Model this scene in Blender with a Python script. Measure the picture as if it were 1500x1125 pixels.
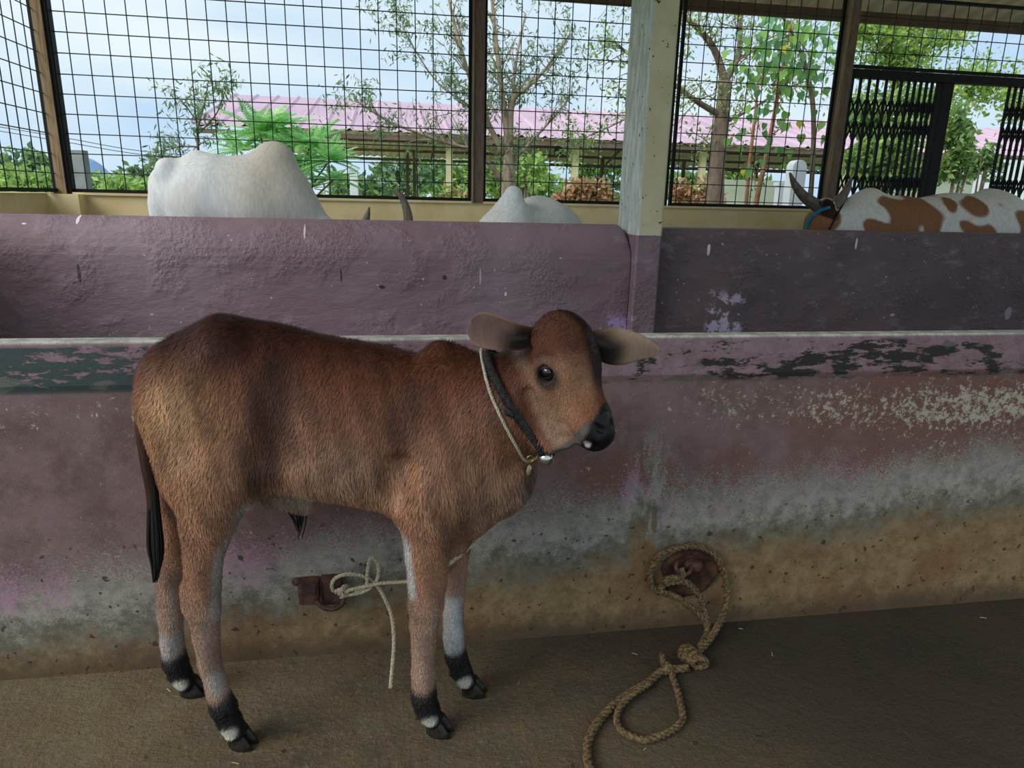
import bpy, math, random
import numpy as np
from mathutils import Vector, Matrix, Quaternion
random.seed(7); rng = np.random.default_rng(11)
C = bpy.context.scene.collection
for o in list(bpy.data.objects): bpy.data.objects.remove(o)

# ------------------------------------------------------------------ camera
F = 1010.0; PITCH = math.radians(15.08); ROLL = math.radians(-1.363); YAW = math.radians(9.615); EYE = 1.25
cy_, sy_ = math.cos(YAW), math.sin(YAW)
fwd = np.array([sy_*math.cos(PITCH), cy_*math.cos(PITCH), -math.sin(PITCH)])
rt = np.array([cy_, -sy_, 0.]); dn = np.cross(fwd, rt)
cr, sr = math.cos(ROLL), math.sin(ROLL)
CR = cr*rt + sr*dn; CD = -sr*rt + cr*dn
cam_d = bpy.data.cameras.new('camera'); cam = bpy.data.objects.new('camera', cam_d); C.objects.link(cam)
cam_d.sensor_fit = 'HORIZONTAL'; cam_d.sensor_width = 36; cam_d.lens = 36*F/1500; cam_d.clip_start = .05; cam_d.clip_end = 3000
cam.matrix_world = Matrix(((CR[0], -CD[0], -fwd[0], 0), (CR[1], -CD[1], -fwd[1], 0), (CR[2], -CD[2], -fwd[2], EYE), (0, 0, 0, 1)))
bpy.context.scene.camera = cam
CAMP = np.array([0, 0, EYE])

def ray(x, y): return fwd + CR*(x-750)/F + CD*(y-562.5)/F
def at(x, y, Y):                       # point of the photograph at distance Y from the camera's foot
    d = ray(x, y); return CAMP + d*(Y/d[1])
def dep(x, y, Y): return Y/ray(x, y)[1]
def flo(x, y, z=0.0):
    d = ray(x, y); return CAMP + d*((z-EYE)/d[2])
def pxm(px, x, y, Y): return px*dep(x, y, Y)/F

# ------------------------------------------------------------------ light
sc = bpy.context.scene
sc.view_settings.view_transform = 'Standard'; sc.view_settings.look = 'None'
sc.view_settings.gamma = 1; sc.view_settings.exposure = 0.0; sc.view_settings.use_curve_mapping = False
w = bpy.data.worlds.new('sky'); sc.world = w; w.use_nodes = True
nt = w.node_tree; nt.nodes.clear()
def N(nt, t, **k):
    n = nt.nodes.new(t)
    for a, b in k.items():
        if a.startswith('_'): n.inputs[a[1:].replace('_', ' ')].default_value = b
        else: setattr(n, a, b)
    return n
out = N(nt, 'ShaderNodeOutputWorld'); bg = N(nt, 'ShaderNodeBackground'); bg.inputs[1].default_value = 1.0
tc = N(nt, 'ShaderNodeTexCoord'); mp = N(nt, 'ShaderNodeMapping'); mp.inputs['Scale'].default_value = (1, 1, 2.4)
n1 = N(nt, 'ShaderNodeTexNoise', _Scale=2.1, _Detail=5.0, _Roughness=.5, _Distortion=.3)
r1 = N(nt, 'ShaderNodeValToRGB')
el = r1.color_ramp.elements; el[0].position = .38; el[0].color = (.53, .73, .96, 1); el[1].position = .68; el[1].color = (.86, .97, 1.0, 1)
e = el.new(.5); e.color = (.66, .83, .97, 1)
nt.links.new(tc.outputs['Generated'], mp.inputs[0]); nt.links.new(mp.outputs[0], n1.inputs['Vector'])
nt.links.new(n1.outputs[0], r1.inputs[0]); nt.links.new(r1.outputs[0], bg.inputs[0]); nt.links.new(bg.outputs[0], out.inputs[0])

sun_d = bpy.data.lights.new('sun', 'SUN'); sun_d.energy = 3.0; sun_d.angle = math.radians(40); sun_d.color = (1, .96, .9)
sun = bpy.data.objects.new('sun', sun_d); C.objects.link(sun)
sun.rotation_euler = Vector((.60, .33, -.55)).to_track_quat('-Z', 'Y').to_euler()

# ------------------------------------------------------------------ helpers
def tag(o, label=None, cat=None, group=None, kind=None):
    if label: o['label'] = label
    if cat: o['category'] = cat
    if group: o['group'] = group
    if kind: o['kind'] = kind
    return o
def empty(name, loc, label=None, cat=None, group=None, kind=None):
    o = bpy.data.objects.new(name, None); o.location = Vector(loc); o.empty_display_size = .1; C.objects.link(o)
    return tag(o, label, cat, group, kind)
def link(name, me, mat=None, parent=None):
    o = bpy.data.objects.new(name, me); C.objects.link(o)
    if mat and not me.materials: me.materials.append(mat)
    if parent is not None:
        o.parent = parent
        pm = parent
        loc = Vector((0, 0, 0))
        while pm is not None: loc += pm.location; pm = pm.parent
        o.location = -loc
    return o
def mesh(name, v, f, smooth=False):
    me = bpy.data.meshes.new(name); v = np.asarray(v, np.float32)
    if isinstance(f, np.ndarray):
        me.vertices.add(len(v)); me.vertices.foreach_set('co', v.ravel())
        n = f.shape[1]; me.loops.add(f.size); me.loops.foreach_set('vertex_index', f.ravel().astype(np.int32))
        me.polygons.add(len(f)); me.polygons.foreach_set('loop_start', np.arange(0, f.size, n, dtype=np.int32))
        me.update(calc_edges=True)
    else:
        me.from_pydata(v.tolist(), [], f); me.update()
    if smooth: me.polygons.foreach_set('use_smooth', np.ones(len(me.polygons), bool))
    me.validate()
    return me
class MB:
    def __init__(s): s.v = []; s.f = []
    def add(s, v, f):
        o = len(s.v); s.v += [tuple(map(float, p)) for p in v]; s.f += [tuple(i+o for i in q) for q in f]; return s
    def box(s, a, b, bev=0.0):
        x0, y0, z0 = a; x1, y1, z1 = b
        if not bev:
            v = [(x, y, z) for x in (x0, x1) for y in (y0, y1) for z in (z0, z1)]
            return s.add(v, [(0, 1, 3, 2), (4, 6, 7, 5), (0, 4, 5, 1), (2, 3, 7, 6), (0, 2, 6, 4), (1, 5, 7, 3)])
        ring = lambda z, i: [(x0+i, y0, z), (x1-i, y0, z), (x1, y0+i, z), (x1, y1-i, z), (x1-i, y1, z), (x0+i, y1, z), (x0, y1-i, z), (x0, y0+i, z)]
        v = ring(z0, bev)+ring(z1, bev)
        return s.add(v, [tuple(range(7, -1, -1)), tuple(range(8, 16))]+[(i, (i+1) % 8, (i+1) % 8+8, i+8) for i in range(8)])
    def tube(s, pts, rad, n=8, caps=True):
        pts = [np.asarray(p, float) for p in pts]
        if not hasattr(rad, '__len__'): rad = [rad]*len(pts)
        o = len(s.v); T = []
        for i in range(len(pts)):
            a = pts[max(i-1, 0)]; b = pts[min(i+1, len(pts)-1)]; t = b-a; T.append(t/(np.linalg.norm(t)+1e-9))
        u = np.cross(T[0], [0, 0, 1.]); 
        if np.linalg.norm(u) < .1: u = np.cross(T[0], [1., 0, 0])
        u /= np.linalg.norm(u)
        for i, p in enumerate(pts):
            u = u-T[i]*(u@T[i]); u /= np.linalg.norm(u)+1e-9; w_ = np.cross(T[i], u)
            for k in range(n):
                a = 2*math.pi*k/n; s.v.append(tuple(p+rad[i]*(math.cos(a)*u+math.sin(a)*w_)))
        for i in range(len(pts)-1):
            for k in range(n):
                s.f.append((o+i*n+k, o+i*n+(k+1) % n, o+(i+1)*n+(k+1) % n, o+(i+1)*n+k))
        if caps:
            s.f.append(tuple(o+k for k in range(n-1, -1, -1))); s.f.append(tuple(o+(len(pts)-1)*n+k for k in range(n)))
        return s
    def ball(s, c, r, nu=12, nv=8, sx=1, sy=1, sz=1):
        c = np.asarray(c, float); v = [c+np.array([0, 0, r*sz])]
        for j in range(1, nv):
            t = math.pi*j/nv
            for i in range(nu):
                a = 2*math.pi*i/nu; v.append(c+r*np.array([sx*math.sin(t)*math.cos(a), sy*math.sin(t)*math.sin(a), sz*math.cos(t)]))
        v.append(c-np.array([0, 0, r*sz])); f = []
        for i in range(nu):
            f.append((0, 1+i, 1+(i+1) % nu)); b = 1+(nv-2)*nu; f.append((len(v)-1, b+(i+1) % nu, b+i))
            for j in range(nv-2): q = 1+j*nu; f.append((q+i, q+nu+i, q+nu+(i+1) % nu, q+(i+1) % nu))
        return s.add(v, f)
    def build(s, name, mat, parent=None, smooth=False):
        return link(name, mesh(name, s.v, s.f, smooth), mat, parent)
def catmull(pts, m=8, closed=False):
    P = [np.asarray(p, float) for p in pts]; out_ = []; n = len(P)
    rngi = range(n if closed else n-1)
    for i in rngi:
        if closed: a, b, c, d = P[(i-1) % n], P[i], P[(i+1) % n], P[(i+2) % n]
        else: a, b, c, d = P[max(i-1, 0)], P[i], P[i+1], P[min(i+2, n-1)]
        for k in range(m):
            t = k/m; out_.append(.5*((2*b)+(-a+c)*t+(2*a-5*b+4*c-d)*t*t+(-a+3*b-3*c+d)*t**3))
    if not closed: out_.append(P[-1])
    return out_

# ------------------------------------------------------------------ materials
def lin(h):
    h = h if isinstance(h, (tuple, list)) else tuple(int(h[i:i+2], 16) for i in (0, 2, 4))
    return tuple(((c/255)/12.92 if c/255 < .04045 else ((c/255+.055)/1.055)**2.4) for c in h)+(1,)
class Mat:
    def __init__(s, name, rough=.8, spec=.3, metal=0.0):
        s.m = bpy.data.materials.new(name); s.m.use_nodes = True; s.nt = s.m.node_tree; s.nt.nodes.clear()
        s.o = N(s.nt, 'ShaderNodeOutputMaterial'); s.b = N(s.nt, 'ShaderNodeBsdfPrincipled')
        s.b.inputs['Roughness'].default_value = rough; s.b.inputs['Specular IOR Level'].default_value = spec; s.b.inputs['Metallic'].default_value = metal
        s.L(s.b.outputs[0], s.o.inputs[0]); s.geo = N(s.nt, 'ShaderNodeNewGeometry'); s.pos = s.geo.outputs['Position']
        s.last = None; s.gain = 1.0
    def L(s, a, b): s.nt.links.new(a, b)
    def noise(s, scale, detail=4, rough=.5, vec=None, sc=None, dist=0):
        n = N(s.nt, 'ShaderNodeTexNoise'); n.inputs['Scale'].default_value = scale; n.inputs['Detail'].default_value = detail
        n.inputs['Roughness'].default_value = rough; n.inputs['Distortion'].default_value = dist
        v = vec or s.pos
        if sc: m_ = N(s.nt, 'ShaderNodeMapping'); m_.inputs['Scale'].default_value = sc; s.L(v, m_.inputs[0]); v = m_.outputs[0]
        s.L(v, n.inputs['Vector']); return n.outputs[0]
    def ramp(s, fac, a, b):                   # smooth 0..1 between a and b
        m_ = N(s.nt, 'ShaderNodeMapRange'); m_.interpolation_type = 'SMOOTHSTEP'
        m_.inputs[1].default_value = a; m_.inputs[2].default_value = b; s.L(fac, m_.inputs[0]); return m_.outputs[0]
    def math(s, op, a, b=None):
        m_ = N(s.nt, 'ShaderNodeMath'); m_.operation = op
        for i, x in enumerate((a, b)):
            if x is None: continue
            if isinstance(x, (int, float)): m_.inputs[i].default_value = x
            else: s.L(x, m_.inputs[i])
        return m_.outputs[0]
    def mix(s, fac, a, b):
        m_ = N(s.nt, 'ShaderNodeMix'); m_.data_type = 'RGBA'
        for i, x in ((0, fac), (6, a), (7, b)):
            if isinstance(x, (int, float)): m_.inputs[i].default_value = x
            elif isinstance(x, tuple): m_.inputs[i].default_value = x
            elif isinstance(x, str): m_.inputs[i].default_value = tuple(min(.9, q*s.gain) for q in lin(x)[:3])+(1,)
            else: s.L(x, m_.inputs[i])
        return m_.outputs[2]
    def xyz(s, v=None):
        n = N(s.nt, 'ShaderNodeSeparateXYZ'); s.L(v or s.pos, n.inputs[0]); return n.outputs
    def col(s, c):
        if isinstance(c, str): s.b.inputs['Base Color'].default_value = lin(c)
        elif isinstance(c, tuple): s.b.inputs['Base Color'].default_value = c
        else: s.L(c, s.b.inputs['Base Color'])
        return s
    def bump(s, h, strength=.5, dist=.01):
        b = N(s.nt, 'ShaderNodeBump'); b.inputs['Strength'].default_value = strength; b.inputs['Distance'].default_value = dist
        s.L(h, b.inputs['Height'])
        if s.last: s.L(s.last, b.inputs['Normal'])
        s.last = b.outputs[0]; s.L(s.last, s.b.inputs['Normal']); return s
def simple(name, c1, c2=None, scale=20, rough=.8, bump=0, sc=None, metal=0.0, spec=.3, dist=.01):
    m = Mat(name, rough, spec, metal)
    if c2:
        n = m.noise(scale, 5, .6, sc=sc); m.col(m.mix(m.ramp(n, .35, .65), c1, c2))
        if bump: m.bump(n, bump, dist)
    else: m.col(c1)
    return m.m
# painted plaster wall of the trough
def wall_near_mat():
    m = Mat('trough_paint', .75, .35); m.gain = 1.45; X, Y, Z = m.xyz()
    nL = m.noise(2.2, 5, .6); nM = m.noise(9, 6, .65); nF = m.noise(60, 4, .7); nG = m.noise(160, 3, .7)
    nH = m.noise(7, 6, .65, sc=(1, 1, 3.2)); nV = m.noise(10, 5, .6, sc=(2.2, 1, .5))
    M_, A_, R_ = (lambda a, b: m.math('MULTIPLY', a, b)), (lambda a, b: m.math('ADD', a, b)), m.ramp
    ctr = lambda n, k: M_(m.math('SUBTRACT', n, .5), k)
    nX = m.noise(22, 9, .78); nS = m.noise(230, 3, .8); nC = m.noise(55, 9, .82, dist=.25); nB = m.noise(3.4, 4, .55)
    base = m.mix(R_(nM, .35, .65), '584443', '695455'); base = m.mix(M_(R_(nX, .45, .7), .5), base, '756262')
    base = m.mix(M_(M_(R_(nL, .47, .6), .75), R_(X, -.6, .6)), base, '5C3D33')
    base = m.mix(M_(R_(nS, .55, .75), .3), base, '8D7C7E')
    hb = A_(M_(X, .088), .365); zz = A_(A_(m.math('SUBTRACT', Z, hb), ctr(nL, .20)), ctr(nV, .12))
    zz = m.math('SUBTRACT', zz, M_(R_(m.math('ABSOLUTE', m.math('SUBTRACT', X, .70)), .12, .02), M_(R_(nV, .4, .6), .16)))
    zf = A_(A_(zz, ctr(nX, .34)), ctr(nS, .50))
    grey = m.mix(R_(nX, .35, .65), '625E58', '888279'); grey = m.mix(M_(R_(nS, .5, .7), .4), grey, '9C978F')
    pinkm = M_(R_(A_(nB, M_(R_(X, .3, -.9), .10)), .56, .64), R_(nX, .38, .55)); pinkm = M_(pinkm, R_(zz, -.14, .0)); grey = m.mix(M_(pinkm, .75), grey, '8E6280')
    c = m.mix(R_(zf, .07, -.03), base, grey)
    olive = m.mix(R_(nX, .3, .7), '48453A', '6A6557')
    c = m.mix(R_(A_(A_(zz, ctr(nX, .16)), ctr(nS, .10)), -.08, -.17), c, olive)
    ochre = m.mix(R_(nX, .3, .7), '59482F', '80694A'); ochre = m.mix(M_(R_(nB, .47, .62), .6), ochre, '5F4029'); ochre = m.mix(M_(R_(nS, .55, .72), .5), ochre, '9A8560')
    c = m.mix(R_(A_(A_(zz, ctr(nX, .18)), ctr(nL, .1)), -.14, -.27), c, ochre)
    c = m.mix(M_(R_(A_(Z, ctr(nX, .08)), .10, .01), .75), c, '3A2E22')
    # chips: a ragged whitish band under the shoulder and scattered flakes
    b1 = M_(R_(m.math('ABSOLUTE', A_(m.math('SUBTRACT', Z, .70), ctr(nL, .12))), .10, .02), R_(X, .45, 1.0))
    b2 = M_(M_(R_(Z, .45, .55), R_(Z, .78, .70)), R_(X, 1.35, 1.75)); b3 = M_(M_(R_(Z, .60, .70), R_(Z, .80, .74)), R_(X, .0, -.5))
    dens = A_(A_(M_(b1, .080), M_(b2, .035)), A_(M_(b3, .05), M_(R_(nL, .45, .65), .045)))
    ch = A_(nC, dens); chm = M_(M_(R_(ch, .635, .66), R_(Z, .2, .36)), R_(zz, -.03, .06)); c = m.mix(M_(chm, .85), c, m.mix(nM, '8E8879', 'AAA292'))
    # shoulder: thicker mauve coat, blackened where it has fallen away
    c = m.mix(M_(R_(Z, .785, .80), .75), c, m.mix(R_(nX, .35, .65), '675259', '7C6770'))
    alg = A_(m.noise(9, 9, .72, sc=(1, 1, 3.6)), M_(R_(X, -.3, -.7), .10)); alg = A_(alg, M_(R_(X, .5, 1.3), .035)); alg = A_(alg, M_(R_(Z, .885, .80), .03))
    alg = M_(R_(alg, .562, .578), M_(R_(Z, .765, .785), R_(Z, .893, .880))); al2 = R_(m.noise(4.5, 3, .5, sc=(1, 1, 2.5)), .56, .6)
    c = m.mix(alg, c, m.mix(al2, m.mix(R_(X, -.3, -.6), '23221E', '2F3B3C'), '4E514B'))
    c = m.mix(M_(R_(Z, .890, .897), .9), c, m.mix(R_(nX, .4, .6), '8A8A82', 'B4B4AC'))  # rim highlight painted as a pale line along the top edge
    sp = A_(R_(m.noise(34, 2, .5), .66, .68), R_(m.noise(15, 2, .6), .71, .725)); c = m.mix(M_(M_(sp, R_(Z, .5, .3)), .85), c, '32211A')
    m.col(c); m.bump(nX, .35, .015); m.bump(chm, .5, -.003); m.bump(nS, .35, .003); m.bump(alg, .6, -.004)
    return m.m
def wall_mid_mat(dark=0):
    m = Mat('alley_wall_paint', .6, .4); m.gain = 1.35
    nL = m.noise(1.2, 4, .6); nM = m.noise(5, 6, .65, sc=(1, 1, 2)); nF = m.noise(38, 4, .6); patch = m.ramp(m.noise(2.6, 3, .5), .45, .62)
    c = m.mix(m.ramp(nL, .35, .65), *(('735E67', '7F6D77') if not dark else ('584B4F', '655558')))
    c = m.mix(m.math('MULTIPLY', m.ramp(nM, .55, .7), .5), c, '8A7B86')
    fl = m.ramp(m.math('ADD', m.noise(26, 3, .7), m.math('MULTIPLY', m.noise(2, 3, .6), .2)), .80, .83)
    c = m.mix(fl, c, 'B5A8B4'); X, Y, Z = m.xyz()
    if dark:
        w_ = m.math('ADD', m.noise(13, 5, .7), m.math('MULTIPLY', m.ramp(m.math('ABSOLUTE', m.math('SUBTRACT', X, 2.32)), .3, .0), .16))
        c = m.mix(m.math('MULTIPLY', m.ramp(w_, .64, .70), m.math('MULTIPLY', m.ramp(m.math('ABSOLUTE', m.math('SUBTRACT', X, 2.34)), .18, .1), m.ramp(m.math('ABSOLUTE', m.math('SUBTRACT', Z, .47)), .2, .12))), c, 'A99DB4')
    else:
        w_ = m.math('ADD', m.noise(16, 5, .7), m.math('MULTIPLY', m.math('ABSOLUTE', m.math('SUBTRACT', X, 1.53)), -2.2))
        w_ = m.math('MULTIPLY', m.ramp(w_, .34, .42), m.ramp(Z, .52, .42)); c = m.mix(w_, c, 'A58CB8')
    marks = [(445, 340, .006, .045, 'BDB6B9'), (703, 405, .004, .055, 'B5AEB2'), (105, 322, .009, .03, 'CFCACD'), (560, 420, .022, .012, '3A2A27'), (651, 406, .016, .016, '3A2A27'), (118, 400, .01, .06, '463B40'), (500, 403, .006, .05, '3E3438'), (740, 430, .008, .015, 'CFCACD'), (28, 328, .014, .005, 'C8C4C0')] if not dark else [(1040, 366, .012, .04, 'C9C4C8'), (1257, 357, .008, .04, 'D4CFD2'), (1480, 460, .03, .05, '8F8A94'), (1310, 462, .02, .012, 'A8A3AC')]
    wob = m.math('MULTIPLY', m.math('SUBTRACT', m.noise(40, 3, .6), .5), 1.1)
    for x_, y_, rx_, rz_, h_ in marks:
        q_ = at(x_, y_, 4.62); u_ = m.math('DIVIDE', m.math('SUBTRACT', X, float(q_[0])), rx_); v_ = m.math('DIVIDE', m.math('SUBTRACT', Z, float(q_[2])), rz_)
        r_ = m.math('ADD', m.math('ADD', m.math('MULTIPLY', u_, u_), m.math('MULTIPLY', v_, v_)), wob); c = m.mix(m.ramp(r_, 1.1, .8), c, h_)
    m.col(c); m.bump(nM, .3, .05); m.bump(m.math('MULTIPLY', nF, patch), .8, .02)
    return m.m
def floor_mat():
    m = Mat('concrete_floor', .85, .25); m.gain = 1.08
    nL = m.noise(1.6, 5, .6); nM = m.noise(8, 6, .7); nF = m.noise(70, 5, .75)
    c = m.mix(m.ramp(nL, .35, .65), '50473A', '736852'); c = m.mix(m.ramp(nM, .4, .7), c, '6A5943')
    c = m.mix(m.math('MULTIPLY', m.ramp(nF, .5, .72), .55), c, '938267')
    X, Y, Z = m.xyz()
    dark_right = m.math('ADD', m.math('MULTIPLY', X, .8), m.math('MULTIPLY', Y, .6)); dark_right = m.math('ADD', dark_right, m.math('MULTIPLY', m.math('SUBTRACT', nL, .5), 1.6))
    c = m.mix(m.math('MULTIPLY', m.ramp(dark_right, .8, 1.8), .78), c, '2E2923')  # floor tone darkens toward the right and the trough
    c = m.mix(m.math('MULTIPLY', m.ramp(m.noise(30, 2, .5), .70, .74), .7), c, '35281C')
    m.col(c); m.bump(nM, .5, .03); m.bump(nF, .9, .008); m.bump(m.noise(25, 6, .75), .5, .015)
    return m.m
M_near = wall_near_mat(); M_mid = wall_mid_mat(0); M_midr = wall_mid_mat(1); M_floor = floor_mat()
M_cream = simple('yellow_limewash', 'E2CC98', 'F0DDAC', 3, .85, .1)
M_colw = Mat('column_whitewash', .7, .3)
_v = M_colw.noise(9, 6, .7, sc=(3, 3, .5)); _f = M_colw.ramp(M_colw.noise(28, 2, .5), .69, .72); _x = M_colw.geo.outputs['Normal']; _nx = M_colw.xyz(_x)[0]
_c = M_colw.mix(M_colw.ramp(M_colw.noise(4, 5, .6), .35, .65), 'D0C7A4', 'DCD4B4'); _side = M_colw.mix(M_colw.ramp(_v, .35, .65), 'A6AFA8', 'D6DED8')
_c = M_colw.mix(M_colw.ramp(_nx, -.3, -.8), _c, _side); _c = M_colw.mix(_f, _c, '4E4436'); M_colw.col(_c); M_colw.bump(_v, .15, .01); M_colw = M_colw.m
M_black = simple('black_iron', '121316', '1B1C20', 30, .6, 0, spec=.2)
M_wire = simple('wire_iron', '2C3436', '39413F', 50, .55, spec=.4)
M_post = simple('brown_angle_iron', '665549', '7A685B', 12, .7, .1, sc=(4, 4, .6))
M_posta = simple('rust_stained_post', '7E684E', 'A08B6C', 10, .8, .2, sc=(6, 6, .4))
M_soil = simple('ground_soil', '8B8560', '7E9158', .6, .95, .2)
M_roofb = simple('beige_sheet', 'DDD3BF', 'E8DFCC', 2, .5)
_t = M_roofb.node_tree; _tr = N(_t, 'ShaderNodeBsdfTranslucent'); _tr.inputs[0].default_value = (.62, .55, .44, 1); _ms = N(_t, 'ShaderNodeMixShader'); _ms.inputs[0].default_value = .22
_b = [n for n in _t.nodes if n.type == 'BSDF_PRINCIPLED'][0]; _o = [n for n in _t.nodes if n.type == 'OUTPUT_MATERIAL'][0]
_t.links.new(_b.outputs[0], _ms.inputs[1]); _t.links.new(_tr.outputs[0], _ms.inputs[2]); _t.links.new(_ms.outputs[0], _o.inputs[0])
M_purlin = simple('brown_purlin', '5E4B3C', '6E5A49', 5, .7)

# ------------------------------------------------------------------ setting
def prism(name, prof, x0, x1, mat, kind='structure', nx=1):
    v = []; f = []; n = len(prof)
    for i in range(nx+1):
        x = x0+(x1-x0)*i/nx; v += [(x, y, z) for y, z in prof]
    for i in range(nx):
        for k in range(n): f.append((i*n+k, i*n+(k+1) % n, (i+1)*n+(k+1) % n, (i+1)*n+k))
    f.append(tuple(range(n-1, -1, -1))); f.append(tuple(nx*n+k for k in range(n)))
    o = link(name, mesh(name, v, f), mat); 
    o['kind'] = kind; return o
o = MB().box((-6, -3.2, -.15), (9, 9.4, 0)).build('floor', M_floor); o['kind'] = 'structure'
prism('wall_front', [(1.730, -.02), (1.734, .08), (1.732, .50), (1.733, .775), (1.728, .795), (1.733, .84), (1.742, .885), (1.752, .899), (1.80, .897), (1.92, .86), (1.96, .80), (1.98, .4), (2.0, -.02)], -5.6, 8.6, M_near, nx=1)
_pm = [(4.60, -.02), (4.60, .80), (4.603, .86), (4.612, .91), (4.628, .955), (4.65, 1.0), (4.68, 1.04), (4.715, 1.072), (4.76, 1.09), (4.90, 1.085), (4.93, 1.05), (4.93, -.02)]
wm = prism('wall_middle', _pm, -5.6, 1.5, M_mid)
_pr = [(4.64, -.02), (4.64, 1.055), (4.655, 1.073), (4.90, 1.073), (4.93, 1.05), (4.93, -.02)]
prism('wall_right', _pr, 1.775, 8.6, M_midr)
# rounded end of the left wall
o = prism('wall_end', [(y, z-.0) for y, z in _pm], 1.5, 1.5, M_mid)
C.objects.unlink(o); ve = []; fe = []; nP = len(_pm)
for i in range(9):
    t = math.pi/2*i/8; x = 1.5+.085*math.sin(t); d_ = .10*(1-math.cos(t)); ve += [(x, y+(.0 if y < 4.9 else 0), z if z < .9 else .9+(z-.9)*(1-d_/.2)) for y, z in _pm]
for i in range(8):
    for k in range(nP): fe.append((i*nP+k, i*nP+(k+1) % nP, (i+1)*nP+(k+1) % nP, (i+1)*nP+k))
fe.append(tuple(8*nP+k for k in range(nP))); link('wall_end', mesh('wall_end', ve, fe), M_mid, wm)
# slim concrete column, whitewashed above the purple dado
colm = empty('column', (1.69, 4.74, 0), kind='structure')
cx0, cx1 = at(928, 420, 4.52)[0], at(964, 420, 4.52)[0]; cz = at(945, 345, 4.52)[2]
MB().box((cx0, 4.52, -.02), (cx1, 4.95, cz), .012).build('dado', M_mid, colm)
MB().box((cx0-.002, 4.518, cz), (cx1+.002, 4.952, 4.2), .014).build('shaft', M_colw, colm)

FY = 6.4
wx = at(1236, 290, FY)[0]; o = MB().box((-2.75, FY-.02, -.02), (wx, FY+.20, 1.195)).box((-2.75, FY-.04, 1.195), (wx, FY+.22, 1.215)).build('wall_back', M_cream); o['kind'] = 'structure'
o = MB().box((-3.0, 1.0, -.02), (-2.75, FY+.2, 1.205)).build('wall_left', M_cream); o['kind'] = 'structure'
p0 = at(84, 300, FY-.16)[0]; p1 = at(117, 300, FY-.16)[0]
o = MB().box((-2.76, FY-.17, -.02), (p1, FY, 1.20)).build('pilaster', M_cream); o['kind'] = 'structure'
# roof of this shed: corrugated sheets over purlins, open on every side
def corrugated(name, a, b, y0, z0, y1, z1, mat, parent=None, pitch=.2, h=.03, th=.006, rib=False):
    per = 8 if rib else 4; n = max(2, int(abs(b-a)/(pitch/per))); v = []; f = []
    for i in range(n+1):
        x = a+(b-a)*i/n; d = h*(1 if (i % per) in ((1,) if rib else (1, 2)) else 0)
        v += [(x, y0, z0+d), (x, y1, z1+d), (x, y1, z1+d+th), (x, y0, z0+d+th)]
    for i in range(n):
        q = i*4; f += [(q, q+1, q+5, q+4), (q+2, q+3, q+7, q+6), (q+3, q, q+4, q+7), (q+1, q+2, q+6, q+5)]
    return link(name, mesh(name, v, f), mat, parent)
ceil = empty('ceiling', (2, 3, 3.2), kind='structure')
corrugated('roof_sheet', -3.1, 12, 7.5, 3.235, 3.0, 4.4, M_roofb, ceil)
corrugated('roof_sheet', -3.1, 12, 3.0, 4.4, -1.2, 3.587, M_roofb, ceil)
for yy in (7.42, 6.7, 5.6, 4.4, 3.1, 1.8, .6, -1.0):
    zz = 3.235+(7.5-yy)*(4.4-3.235)/4.5 if yy > 3 else 4.4-(3-yy)*1.2/6.2
    MB().box((-3.5, yy-.03, zz-.11), (12, yy+.03, zz-.005)).build('purlin', M_purlin, ceil)

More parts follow.
